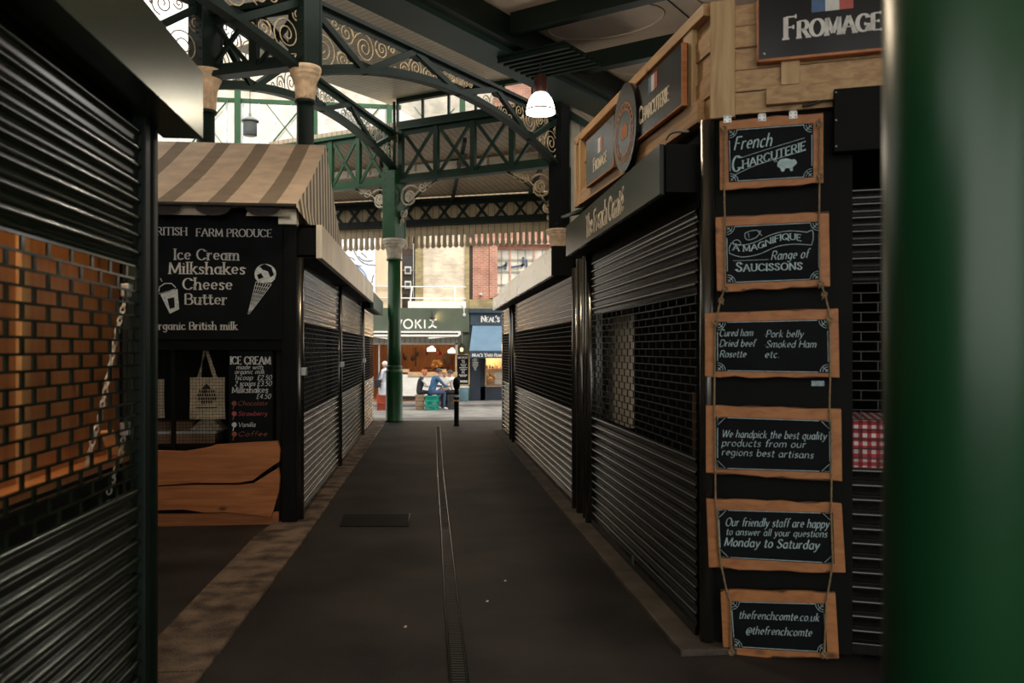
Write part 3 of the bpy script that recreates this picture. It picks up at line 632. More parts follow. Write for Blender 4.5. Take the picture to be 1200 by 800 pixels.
# painted cone and cup
mb = MB(TF)
def fpoly(px, dd=D_): mb.flat([fF(u, v, dd) for u, v in px], dd)
cx, cy = 311, 319
fpoly([(cx+13*math.cos(t)*.98, cy+2-12*math.sin(t)) for t in [PI*i/12*1.0 for i in range(13)]]+[(299, 326), (303, 331), (318, 331), (322, 327)])
mb.build('ice_cream_scoop', 'chalk_white', bd_)
mb = MB(TF)
for i in range(9):
    t = i/8; u0, v0 = 300+(290-300)*t, 330+(367-330)*t; u1, v1 = 318+(292-318)*t, 333+(368-333)*t
    line2(mb, [fF(u0, v0, D_), fF(u1, v1, D_)], .006, D_)
for i in range(7):
    t = i/6; line2(mb, [fF(300+18*t, 330+3*t, D_), fF(290.5+1.5*t, 368, D_)], .006, D_)
mb.build('ice_cream_cone', 'chalk_white', bd_)
mb = MB(TF)
for px in ([(304, 312), (310, 309), (318, 313), (321, 322), (317, 325), (314, 318), (308, 316)], [(301, 322), (306, 320), (309, 325), (303, 327)]): mb.flat([fF(u, v, D_+.001) for u, v in px], D_+.001)
mb.build('scoop_shadow', 'board_black', bd_)
mb = MB(TF)
fpoly([(187, 343), (208, 338.5), (210, 362), (199, 367.5)])
line2(mb, [fF(u, v, D_) for u, v in ((186, 342), (187, 336), (193, 332), (201, 332), (206, 337))], .009, D_)
line2(mb, [fF(190, 330, D_), fF(188, 326, D_)], .008, D_); line2(mb, [fF(186, 344, D_), fF(205, 339, D_)], .010, D_)
mb.build('painted_cup', 'chalk_white', bd_)
mb = MB(TF); mb.flat([fF(u, v, D_+.001) for u, v in ((196, 350), (204, 348), (205, 360), (199, 362))], D_+.001); mb.build('cup_panel', 'shutter_dark', bd_)
# striped tent roof
aw = thing('striped_tent_roof', 'brown and beige striped canvas tent roof over the ice cream stall', 'awning', (-2.4, 9.5, 3))
yE, zE, yR, zR, yB, zB, xA, xB = 8.18, 3.06, 10.55, 4.18, 12.3, 3.3, -4.4, -1.22
def sag(t): return -.05*math.sin(PI*t)
mb = MB()
nn = 8
for i in range(nn):
    t0, t1 = i/nn, (i+1)/nn
    for (ya, za, yb_, zb_) in ((yE, zE, yR, zR), (yB, zB, yR, zR)):
        P = [(xA, ya+(yb_-ya)*t0, za+(zb_-za)*t0+sag(t0)), (xB, ya+(yb_-ya)*t0, za+(zb_-za)*t0+sag(t0)), (xB, ya+(yb_-ya)*t1, za+(zb_-za)*t1+sag(t1)), (xA, ya+(yb_-ya)*t1, za+(zb_-za)*t1+sag(t1))]
        mb.add(P, [(0, 1, 2, 3)]); mb.add([(x, y, z-.015) for x, y, z in P], [(3, 2, 1, 0)])
mb.build('roof_sheet', 'awning_stripe', aw)
mb = MB()
pl = [(xB, yE, zE-.02)]+[(xB, yE+(yR-yE)*i/nn, zE+(zR-zE)*i/nn+sag(i/nn)) for i in range(1, nn+1)]+[(xB, yB+(yR-yB)*i/nn, zB+(zR-zB)*i/nn+sag(i/nn)) for i in range(nn-1, -1, -1)]
lo_ = [(xB+.03, yB, 2.95), (xB+.03, 10.3, 2.92), (xB+.03, yE+.2, 2.98)]
mb.add(pl+lo_, [tuple(range(len(pl)+3))]); mb.add([(x-.015, y, z) for x, y, z in pl+lo_], [tuple(range(len(pl)+2, -1, -1))])
mb.build('gable_sheet', 'gable_stripe', aw)
mb = MB()
x = xA
while x < xB-.1:
    mb.add([(x+.17+.17*math.cos(t), yE+.02, zE-.01-.105*math.sin(t)) for t in [PI*i/10 for i in range(11)]], [tuple(range(11))]); x += .45
mb.build('valance', 'canvas_dark', aw)
mb = MB(); 
for xm in (-3.62, -2.96, -2.26, -1.5):
    mb.add([(xm+.20*math.cos(t), yE+.10, zE-.10+.10*math.sin(t)) for t in [PI*i/12 for i in range(13)]], [tuple(range(13))])
mb.build('scallop', 'canvas_cream', aw)
mb = MB(); mb.tube([(xA, yE, zE-.01), (xB, yE, zE-.01)], .018, 8); mb.build('eaves_pole', 'canvas_dark', aw)
mb = MB(); mb.box(-1.42, YF-.08, 2.90, XL+.01, YF+.05, 3.05); mb.build('eaves_block', 'cream_panel', aw, bevel=.005)
# chalk menu board
mn = thing('chalk_menu', 'black chalk menu with ice cream prices hanging inside the wire front', 'menu board', (-1.8, YF, 1.2))
TFm = TF
q = [fF(268, 522, -.01), fF(319, 522, -.01), fF(319.5, 414, -.01), (fF(318, 411, -.01)), (fF(272, 411, -.01)), (fF(268, 415, -.01))]
mb = MB(TF); mb.prism(q, -.035, -.01); bd2 = mb.build('board', 'board_black', mn)
mb = MB(TF); d_ = -.008
SC2 = dict(SCRIPT); SC2.update(thick=.15, thin=.07)
ft('ICE CREAM', 270, 317, 426.5, 8.5, d_, thick=.2, thin=.07, serif=True)
ft('made with', 277, 308, 432.5, 5, d_, **SC2); ft('organic milk', 275, 310, 438, 5, d_, **SC2)
ft('1scoop', 275, 296, 445, 5.5, d_, **SC2); ft('£2.50', 301, 318, 445, 5.5, d_, **SC2)
ft('2 scoops', 275, 299, 452, 5.5, d_, **SC2); ft('£3.50', 301, 318, 452, 5.5, d_, **SC2)
ft('Milkshakes', 272, 314, 460, 6.5, d_, thick=.16, thin=.06); ft('£4.50', 300, 317, 467, 5.5, d_, **SC2)
mb.build('lettering', 'chalk_white', bd2)
for s, v, m in (('Chocolate', 475, 'chalk_brown'), ('Strawberry', 487, 'chalk_red'), ('Vanilla', 500, 'chalk_white'), ('Coffee', 511, 'chalk_brown')):
    mb = MB(TF); ft(s, 279, 313 if s != 'Vanilla' else 299, v, 5, d_, **SC2)
    c0 = fF(274.5, v-2.5, d_); mb.flat([(c0[0]+.024*math.cos(t), c0[1]+.024*math.sin(t)) for t in [2*PI*i/12 for i in range(12)]], d_)
    line2(mb, [(c0[0]-.004, c0[1]-.02), (c0[0]-.012, c0[1]-.06)], .008, d_); mb.build('flavour_line', m, bd2)
# tote bags on hooks
def tote(u0, u1, vt, vb, uh, vh, d, label):
    r = thing('tote_bag', label, 'bag', (0, 0, 0), 'calico bags behind the wire front')
    a0, b_ = fF(u0, vb, d); a1, t_ = fF(u1, vt, d); ac, hh = fF(uh, vh, d)
    r.location = ((a0+a1)/2, YF-d, b_)
    mb = MB(TF); n = 8; w = a1-a0
    rows = []
    for j in range(n+1):
        f_ = j/n; z = b_+(t_-b_)*f_; ins = .03*w*math.sin(f_*PI)*.3 - .015*w*f_*-1
        rows.append([(a0+ins+(w-2*ins)*i/n, d+.028*math.sin(PI*i/n)*(1-.6*f_)+.004*math.sin(i*2.1+j), z) for i in range(n+1)])
    vs = [p for r_ in rows for p in r_]; back = [(a, d-.03*math.sin(PI*(i % (n+1))/n)*(1-.6*(i//(n+1))/n), z) for i, (a, dd, z) in enumerate(vs)]
    fs = [(j*(n+1)+i, j*(n+1)+i+1, (j+1)*(n+1)+i+1, (j+1)*(n+1)+i) for j in range(n) for i in range(n)]
    mb.add(vs, fs, True); mb.add(back, [f[::-1] for f in fs], True)
    bb_ = mb.build('bag_body', 'calico', r)
    for dd, s in ((.006, 1), (-.012, .92)):
        mb = MB(TF)
        for sg_ in (-1, 1):
            x_ = (a0+a1)/2+sg_*w*.24
            mb.add([(x_-.02, d+dd, t_-.03), (x_+.02, d+dd, t_-.03), (ac+sg_*.014+.012*sg_, d+dd, t_+(hh-t_)*s), (ac-.006*sg_, d+dd, t_+(hh-t_)*s)], [(0, 1, 2, 3)])
            mb.add([(x_-.02, d+dd-.003, t_-.03), (x_+.02, d+dd-.003, t_-.03), (ac+sg_*.014+.012*sg_, d+dd-.003, t_+(hh-t_)*s), (ac-.006*sg_, d+dd-.003, t_+(hh-t_)*s)], [(3, 2, 1, 0)])
        mb.build('handle', 'calico', r)
    return bb_, (a0, a1, b_, t_)
t1, (a0, a1, b_, t_) = tote(222, 264, 442, 491, 241, 410, -.12, 'calico tote bag with a dark printed house, hanging next to the chalk menu')
mb = MB(TF); w = a1-a0; h = t_-b_; dp = -.12+.036
cx_ = (a0+a1)/2
mb.flat([(cx_-.05, b_+h*.72), (cx_, b_+h*.86), (cx_+.05, b_+h*.72)], dp)
for r_, (x0_, x1_) in ((.64, (-.07, .07)), (.55, (-.085, .085)), (.46, (-.075, .08)), (.38, (-.05, .05))):
    x_ = x0_
    while x_ < x1_: mb.flat([(cx_+x_, b_+h*r_), (cx_+x_+.014, b_+h*r_), (cx_+x_+.014, b_+h*(r_+.065)), (cx_+x_, b_+h*(r_+.065))], dp); x_ += .022
line2(mb, [(cx_-.1, b_+h*.28), (cx_+.1, b_+h*.28)], .008, dp)
mb.build('print', 'bag_print', t1)
tote(150, 193, 444, 490, 178, 424, -.12, 'calico tote bag half hidden by the green kiosk post')
mb = MB(TF); mb.tube([(-3.9, -.13, fF(241, 411)[1]+.01), (XL-.3, -.13, fF(241, 411)[1]+.01)], .008, 8); mb.build('hanging_rail', 'black_paint', st)
# things on the counter
part_box('counter_top', 'black_paint', st, TF, -4.2, -.75, .70, XL-.30, -.07, .76)
bx = thing('carton', 'brown carton with a pale lid on the counter under the tote bags', 'box', (-2.5, YF+.35, .76))
A0, H0 = fF(150, 528, -.3); A1, H1 = fF(252, 508, -.3)
part_box('carton_body', 'cardboard', bx, TF, A0, -.6, .76, A1, -.3, H1, bevel=.004)
part_box('carton_lid', 'white_plastic', bx, TF, A0-.01, -.61, H1, A1+.02, -.29, H1+.03, bevel=.004)
bx = thing('carton', 'long low brown box on top of the pale lidded carton', 'box', (-2.7, YF+.45, .9))
A0, _ = fF(150, 500, -.4); A1, _ = fF(226, 500, -.4); z_ = H1+.03
part_box('carton_body', 'cardboard', bx, TF, A0, -.55, z_, A1, -.4, z_+.085, bevel=.004)
mb = MB(TF); z_ = H1+.031
c0 = fF(243, 500, -.38)[0]
mb.add([(c0-.17, -.34, z_), (c0+.17, -.34, z_), (c0+.19, -.5, z_), (c0-.16, -.5, z_), (c0-.08, -.38, z_+.09), (c0+.05, -.37, z_+.12), (c0+.10, -.46, z_+.10), (c0-.05, -.47, z_+.12)], [(0, 1, 5, 4), (1, 2, 6, 5), (2, 3, 7, 6), (3, 0, 4, 7), (4, 5, 6, 7), (3, 2, 1, 0)], False)
tag(mb.build('crumpled_bag', 'calico', bevel=.01), 'crumpled pale cloth heap on the carton under the printed tote bag', 'cloth')

# ------------------------------------------------------------------ left row of shuttered stalls
def row_bay(label, y0, y1, fy0, fy1, fz0, fz1, fm, xf, mats=('shutter_grey', 'grille_dark', 'shutter_grey'), dp=1.55):
    r = thing('shuttered_stall', label, 'market stall', (XL-.8, (y0+y1)/2, 0), 'shuttered stalls along the left side')
    shutter(r, TL, y0+.14, y1-.02, (.025, 1.05, 1.97, 2.52), *mats)
    mb = MB(TL); mb.box(y0, -.08, .025, y0+.13, .0, 2.6); mb.tube([(y0+.065, .005, .025), (y0+.065, .005, 2.6)], .045, 12); mb.build('post', 'steel_dark', r)
    mb = MB(TL); mb.box(y0+.02, .02, 1.44, y0+.11, .075, 1.52); mb.build('lock_box', 'galvanised', r, bevel=.006)
    mb = MB(TL); mb.box(y0+.01, -min(dp, .35), 2.52, y1-.01, -.01, 2.80); mb.build('shutter_housing', 'shutter_dark', r)
    mb = MB(TL); d1 = xf-XL; mb.box(fy0, d1-.06, fz0, fy1, d1, fz1); mb.build('fascia', fm, r, bevel=.003)
    mb = MB(TL); mb.box(fy0, -.02, fz0+.012, fy1, d1-.06, fz0+.03); mb.box(fy0, -.02, fz0, fy0+.02, d1-.06, fz1); mb.box(fy0, -dp, fz1-.03, fy1, d1-.06, fz1-.01); mb.build('soffit', 'black_paint', r)
    mb = MB(TL); mb.box(y0+.01, -dp-.05, 0.0, y1-.01, -dp, 2.8); mb.box(y0+.01, -dp, 0, y0+.03, -.08, 2.5); mb.box(y1-.03, -dp, 0, y1-.01, -.08, 2.5); mb.build('shell', 'interior_black', r)
    return r
row_bay('shuttered stall adjoining the ice cream stall, under a dented cream metal fascia', 8.53, 12.35, 8.6, 12.34, 2.60, 2.93, 'cream_panel', -1.03, dp=.16)
row_bay('middle shuttered stall of the left row with a plain cream fascia', 12.36, 16.75, 12.37, 16.74, 2.60, 2.93, 'cream_panel', -1.03)
row_bay('shuttered stall at the street end of the left row with a dark green fascia', 16.77, 20.3, 16.79, 20.6, 2.50, 2.82, 'bright_green', -1.03)

# ------------------------------------------------------------------ right row: the cheese stall and the one behind it
TR = frame((XR, 0, 0), (0, -1, 0), (-1, 0, 0))
EV = Vector((.92, -.39, 0)).normalized(); EN = Vector((-EV.y*-1*-1, 0, 0)); EN = Vector((EV.y, -EV.x, 0)).normalized()
C0 = Vector((1.57, 4.75, 0))
TE = frame(C0, EV, EN)
TEI = TE.inverted()
def fE(u, v, d=0.0):
    r = ray(u, v); o = Vector((0, 0, CAMZ)); p0 = C0+EN*d
    t = (p0-o).dot(EN)/r.dot(EN); p = TEI @ (o+r*t); return (p.x, p.z)
def dE(u): 
    r = ray(u, 409); return (C0-Vector((0, 0, CAMZ))).dot(EN)/r.dot(EN)
f = thing('cheese_stall', 'black shuttered cheese stall beneath a timber sign box, with hanging slate boards', 'market stall', (2.4, 6.2, 0))
shutter(f, TR, -7.98, -4.83, (.035, 1.065, 2.02, 2.52), 'shutter_dark', 'grille_dark', 'shutter_grey')
mb = MB(TR)
mb.box(-8.75, -.1, .03, -8.0, -.03, 2.62); mb.build('post_backing', 'steel_dark', f)
for y in (8.1, 8.33, 8.6): mb = MB(TR); mb.tube([(-y, -.01, .03), (-y, -.01, 2.62)], .062 if y != 8.33 else .045, 14); mb.build('post', 'steel_dark', f)
d1 = XR-1.35
mb = MB(TR); mb.box(-8.22, d1-.03, 2.60, -4.86, d1, 2.895); fs_ = mb.build('fascia', 'fascia_black', f, bevel=.003)
mb = MB(TR); mb.box(-8.22, 0, 2.61, -4.83, d1-.03, 2.89); mb.box(-8.22, -.4, 2.52, -4.83, 0, 2.89); mb.build('shutter_housing', 'black_paint', f, bevel=.003)
mb = MB(TR)
p0, p1 = gX(687, 272.5, 1.35), gX(731, 245.5, 1.35)
a0, a1 = -p0.y, -p1.y; hcap = 21*1e-3*p0.y
lettering(mb, 'The French Comt\u00e9', a0, a1, 2.655, .165, d1+.002, thick=.24, thin=.10, serif=True, track=.10, space=.3)
mb.build('lettering', 'sign_cream', fs_)
mb = MB(TE); mb.box(0, -.06, .035, 1.02-.22, .0, 3.0); mb.build('end_panel', 'black_paint', f)
mb = MB(TE); mb.tube([(.03, -.0, .035), (.03, -.0, 3.0)], .045, 14); mb.build('corner_post', 'steel_dark', f)
ax0 = fE(990, 500)[0]; ax1 = ax0+1.5
shutter(f, TE, ax0, ax1, (.035, 1.05, 2.06, 2.58), 'shutter_dark', 'grille_dark', 'shutter_dark', d0=-.04)
mb = MB(TE); h0 = fE(977, 178, .1); h1 = fE(977, 104, .1); mb.box(h0[0], -.1, h0[1], ax1, .10, h1[1]); eh_ = mb.build('end_housing', 'black_paint', f, bevel=.006)
mb = MB(TE)
for hh in (h1[1]-.02, h0[1]+.03, (h0[1]+h1[1])/2): mb.ball((h0[0]+.012, .10, hh), .006, .004, .006, 8, 5)
mb.build('housing_screw', 'galvanised', eh_)
mb = MB(); 
cs = [(1.62, 8.7), (1.62, 4.75), (1.62+.92*2.3, 4.75-.39*2.3), (4.2, 8.7)]
mb.add([(x, y, 2.93) for x, y in cs]+[(x, y, 2.98) for x, y in cs], [(3, 2, 1, 0), (4, 5, 6, 7), (0, 1, 5, 4), (1, 2, 6, 5), (2, 3, 7, 6), (3, 0, 4, 7)])
mb.box(4.1, 4.2, 0, 4.15, 8.7, 2.95); mb.box(1.7, 8.66, 0, 4.2, 8.7, 2.95)
mb.build('shell', 'interior_black', f)
mb = MB(TE); mb.box(ax1, -.06, 0.035, ax1+.7, 0, 2.98); mb.build('end_panel', 'black_paint', f)
# small label plates
mb = MB(TE); q0 = fE(951, 452); q1 = fE(966, 446); mb.box(q0[0], 0, q0[1], q1[0], .004, q1[1]); tag(mb.build('label_plate', 'chalk_blue'), 'tiny pale blue label plate on the black panel between slate boards', 'label')
mb = MB(TR); p = gX(742, 657, XR-.02); mb.box(-p.y-.04, .016, p.z-.03, -p.y+.02, .02, p.z+.03); tag(mb.build('label_plate', 'bright_green'), 'small green label stuck low on the roller shutter', 'label')
# goods behind the grilles
mb = MB(TR); g0, g1 = gX(708, 500, XR+.22), gX(738, 385, XR+.22); mb.box(-g0.y, -.26, 1.0, -g1.y, -.22, 2.0)
tag(mb.build('cream_panel', 'sign_cream'), 'tall narrow cream board standing behind the right roller shutter grille', 'board')
mb = MB(TR); p = gX(812, 520, XR+.15); mb.tube([(-p.y, -.16, 0.0), (-p.y, -.16, 1.42)], .014, 10)
tag(mb.build('wooden_pole', 'bark_edge'), 'red brown wooden pole standing behind the right roller shutter grille', 'pole')
tb = thing('covered_table', 'table under a red and white gingham cloth behind the end shutter', 'table', (2.6, 4.6, 0))
def gingham():
    m, nt, b = nodes('gingham')
    co = coords(nt, (1, 1, 1), (0, 0, math.atan2(.39, .92)))
    sx = N(nt, 'ShaderNodeSeparateXYZ'); nt.links.new(co, sx.inputs[0]); outs = []
    for a in (0, 2):
        k_ = N(nt, 'ShaderNodeMath', operation='MULTIPLY'); k_.inputs[1].default_value = 1/.045; nt.links.new(sx.outputs[a], k_.inputs[0])
        fr = N(nt, 'ShaderNodeMath', operation='FRACT'); nt.links.new(k_.outputs[0], fr.inputs[0])
        l = N(nt, 'ShaderNodeMath', operation='GREATER_THAN'); l.inputs[1].default_value = .5; nt.links.new(fr.outputs[0], l.inputs[0]); outs.append(l)
    s = N(nt, 'ShaderNodeMath', operation='ADD'); nt.links.new(outs[0].outputs[0], s.inputs[0]); nt.links.new(outs[1].outputs[0], s.inputs[1])
    h = N(nt, 'ShaderNodeMath', operation='MULTIPLY'); h.inputs[1].default_value = .5; nt.links.new(s.outputs[0], h.inputs[0])
    r = ramp(nt, [(0.0, (.7, .62, .58)), (.4, (.42, .06, .07)), (.9, (.22, .015, .025))]); r.color_ramp.interpolation = 'CONSTANT'
    nt.links.new(h.outputs[0], r.inputs[0]); nt.links.new(r.outputs[0], b.inputs['Base Color']); b.inputs['Roughness'].default_value = .9
gingham()
zc = fE(1010, 490, -.1)[1]
mb = MB(TE); mb.box(ax0-.02, -.75, zc-.28, ax1, -.075, zc-.01); mb.build('cloth', 'gingham', tb, bevel=.01)
mb = MB(TE)
for a_ in (ax0+.05, ax1-.1):
    for d_2 in (-.7, -.15): mb.box(a_, d_2, 0, a_+.05, d_2+.05, zc-.28)
mb.build('leg', 'black_paint', tb)

# timber sign box on top
TBF = frame((1.60, 4.70, 0), EV, EN); SV = Vector((.061, -.998, 0)).normalized(); SN = Vector((-.998, -.061, 0)).normalized(); TBS = frame((1.60, 4.70, 0), SV, SN); TBSI = TBS.inverted()
C0B = Vector((1.60, 4.70, 0)); TBI = TBF.inverted()
def fB(u, v, d=0.0):
    r = ray(u, v); o = Vector((0, 0, CAMZ)); t = (C0B+EN*d-o).dot(EN)/r.dot(EN); p = TBI @ (o+r*t); return (p.x, p.z)
def fS(u, v, d=0.0):
    r = ray(u, v); o = Vector((0, 0, CAMZ)); t = (C0B+SN*d-o).dot(SN)/r.dot(SN); p = TBSI @ (o+r*t); return (p.x, p.z)
tbx = thing('timber_sign_box', 'slatted timber box on the roof of the cheese stall carrying the glossy signs', 'sign box', (2.2, 6.5, 3))
zb, zt = 3.02, 3.64
def siding(T, a0, a1, m, n=5):
    mb = MB(T); h = (zt-zb)/n
    for i in range(n):
        o_ = .012 if i % 2 else .0
        mb.prism([(a0, zb+i*h+.003), (a1, zb+i*h+.003), (a1, zb+(i+1)*h-.003), (a0, zb+(i+1)*h-.003)], -.05+o_, -.02+o_)
    return mb.build('siding', m, tbx, bevel=.003)
siding(TBF, .02, 2.2, 'timber_front'); siding(TBS, -3.2, -.02, 'timber_siding')
mb = MB(TBF); mb.box(0, -.03, zb-.02, .135, .02, zt+.02); mb.build('corner_post', 'timber_post', tbx, bevel=.004)
def bat(T, a0, h0, a1, h1, m, d0=-.02, d1=.02): mb = MB(T); mb.box(a0, d0, h0, a1, d1, h1); return mb.build('batten', m, tbx, bevel=.003)
q0 = fB(915, 100); q1 = fB(937, 100); bat(TBF, q0[0], fB(925, 100)[1], q1[0], 3.5, 'timber_post')
q0 = fB(898, 123); bat(TBF, q0[0], fB(925, 122)[1], 2.2, fB(925, 101)[1], 'timber_front', -.02, .03)
for ua, ub in ((804, 814),): 
    a0 = fS(ua, 100)[0]; a1 = fS(ub, 100)[0]; bat(TBS, a0, fS(809, 134)[1], a1, zt, 'timber_post')
bat(TBS, -3.2, zb, fS(822, 140)[0], zb+.13, 'timber_siding', -.02, .025)
bat(TBS, -3.2, zt-.04, -.03, zt+.03, 'timber_siding', -.05, .03)
for y_ in (3.2, 3.03): bat(TBS, -y_, zb, -y_+.07, zt, 'timber_post', -.03, .03)
mb = MB(); mb.add([(x, y, 2.99) for x, y in ((1.46, 7.85), (1.65, 4.75), (3.6, 3.95), (4.1, 7.85))]+[(x, y, 3.03) for x, y in ((1.46, 7.85), (1.65, 4.75), (3.6, 3.95), (4.1, 7.85))], [(3, 2, 1, 0), (4, 5, 6, 7), (0, 1, 5, 4), (1, 2, 6, 5), (2, 3, 7, 6), (3, 0, 4, 7)]); mb.build('base_tray', 'black_paint', tbx)
# glossy signs
def flag(mbs, T, poly, d):
    """poly: four local corners (left-bottom, right-bottom, right-top, left-top); three upright bands"""
    lb, rb, rt, lt = [Vector((p[0], p[1])) for p in poly]
    for i, m in enumerate(('flag_blue', 'flag_white', 'flag_red')):
        a, b = i/3, (i+1)/3; mb = MB(T)
        mb.flat([tuple(lb+(rb-lb)*a), tuple(lb+(rb-lb)*b), tuple(lt+(rt-lt)*b), tuple(lt+(rt-lt)*a)], d); mb.build('flag_band', m, mbs)
sg1 = thing('glossy_sign', 'glossy black sign with a tricolour flag on the front face of the timber sign box', 'sign', (2.2, 4.4, 3.5), 'glossy signs on the timber sign box')
d = .05
P = [fB(889, 70, d), fB(1045, 54.5, d), fB(1045, -45, d), fB(889, -45, d)]
P[2] = (P[1][0], P[2][1]); P[3] = (P[0][0], P[2][1])
P[1] = (P[1][0], P[0][1])
mb = MB(TBF); mb.prism(P, .02, d); pn1 = mb.build('panel', 'sign_gloss', sg1)
mb = MB(TBF); mb.box(P[0][0]-.008, .0, P[0][1]-.014, P[1][0], d+.004, P[0][1]); mb.box(P[0][0]-.01, .0, P[0][1]-.014, P[0][0], d+.004, P[3][1]); mb.build('edge', 'oak_slab', sg1)
mb = MB(TBF); a0, b0 = fB(919.5, 47, d); a1, b1 = fB(1033, 36.5, d)
lettering(mb, 'Fromage', a0, a1, b0+.005, .118, d+.002, thick=.22, thin=.07, caps=True, track=.10)
mb.build('lettering', 'sign_white', pn1)
fl = [fB(951, 15, d), fB(1000, 11, d), fB(1000, -24, d), fB(951, -24, d)]; fl[1] = (fl[1][0], fl[0][1]); fl[3] = (fl[0][0], fl[2][1]); fl[2] = (fl[1][0], fl[2][1])
flag(pn1, TBF, fl, d+.002)
mb = MB(TBF)
mb.ball((P[0][0]+.03, d, P[0][1]+.03), .008, .004, .008, 8, 5); mb.build('fixing', 'galvanised', sg1)
def side_sign(px, text, tpx, flagpx, label, tilt=0):
    s = thing('glossy_sign', label, 'sign', (1.6, 6, 3.4), 'glossy signs on the timber sign box')
    d = .06
    Q = [fS(u, v, d) for u, v in px]
    zlo = (Q[0][1]+Q[1][1])/2; zhi = (Q[2][1]+Q[3][1])/2
    mb = MB(TBS); mb.prism([(Q[0][0], zlo), (Q[1][0], zlo), (Q[1][0], zhi), (Q[0][0], zhi)], .022, d); pn_ = mb.build('panel', 'sign_gloss', s)
    mb = MB(TBS); mb.box(Q[0][0], .03, zlo-.010, Q[1][0], d+.003, zlo); mb.box(Q[1][0], .03, zlo-.01, Q[1][0]+.010, d+.003, zhi); mb.build('edge', 'oak_slab', s)
    (u0, v0), (u1, v1), h = tpx
    a0, b0 = fS(u0, v0, d); a1, b1 = fS(u1, v1, d)
    mb = MB(TBS); lettering(mb, text, a0, a1, (b0+b1)/2, h, d+.002, thick=.22, thin=.07, caps=True, track=.10); mb.build('lettering', 'sign_cream', pn_)
    F = [fS(u, v, d) for u, v in flagpx]; zl, zh = F[0][1], F[2][1]
    flag(pn_, TBS, [(F[0][0], zl), (F[1][0], zl), (F[1][0], zh), (F[0][0], zh)], d+.002)
side_sign([(687, 221), (719, 192), (719, 126), (687, 174)], 'Fromage', ((695.5, 202.5), (711, 187), .105), ((698.5, 182), (706, 177), (706, 158), (698.5, 164)), 'smaller glossy sign with a flag at the far end of the timber sign box')
side_sign([(745, 169), (799, 117), (799, 44), (745, 109)], 'Charcuterie', ((749.5, 146), (784, 117), .115), ((760, 111), (770.5, 105), (770.5, 82), (760, 92)), 'long glossy sign with a flag and cream lettering beside the oval emblem')
em = thing('oval_emblem', 'tall glossy oval emblem between the two long signs on the timber box', 'sign', (1.55, 6.6, 3.4), 'glossy signs on the timber sign box')
c0 = fS(732, 150, .085); ea = fS(732, 150, .085)[0]
x0_, x1_ = fS(719, 150, .085)[0], fS(745.5, 150, .085)[0]
ra = (x1_-x0_)/2; cxx = (x0_+x1_)/2; zl = fS(733, 200, .085)[1]; zh = fS(731, 99, .085)[1]; rh = (zh-zl)/2; cz = (zh+zl)/2
mb = MB(TBS); mb.prism([(cxx+ra*math.cos(t), cz+rh*math.sin(t)) for t in [2*PI*i/40 for i in range(40)]], .05, .085); mb.build('panel', 'sign_gloss', em)
mb = MB(TBS)
for r_ in (.78, .62): line2(mb, [(cxx+ra*r_*math.cos(t), cz-rh*.12+rh*r_*.85*math.sin(t)) for t in [2*PI*i/40 for i in range(40)]], .012, .087, True)
for i in range(24):
    t = 2*PI*i/24; line2(mb, [(cxx+ra*.66*math.cos(t), cz-rh*.12+rh*.56*math.sin(t)), (cxx+ra*.74*math.cos(t), cz-rh*.12+rh*.63*math.sin(t))], .014, .087)
mb.flat([(cxx-ra*.3, cz-rh*.25), (cxx+ra*.28, cz-rh*.25), (cxx+ra*.33, cz-rh*.05), (cxx+ra*.1, cz+rh*.1), (cxx-ra*.25, cz+.05*rh)], .087)
mb.build('emblem_print', 'oak_slab', em)
# black cable
mb = MB(TBF); mb.tube([(a, .02, h) for a, h in sm([fB(940, 126), fB(958, 121), fB(970, 114), fB(985, 112), fB(1000, 113)], 6)], .008, 6); tag(mb.build('power_cable', 'cable_black'), 'black cable looping out under the front of the timber sign box', 'cable')
mb = MB(TBS); mb.tube([(a, .02, h) for a, h in sm([fS(785, 164), fS(790, 157), fS(800, 154), (fS(812, 155))], 6)], .010, 6); tag(mb.build('power_cable', 'cable_black'), 'black cable arching over the end of the lettered fascia', 'cable')

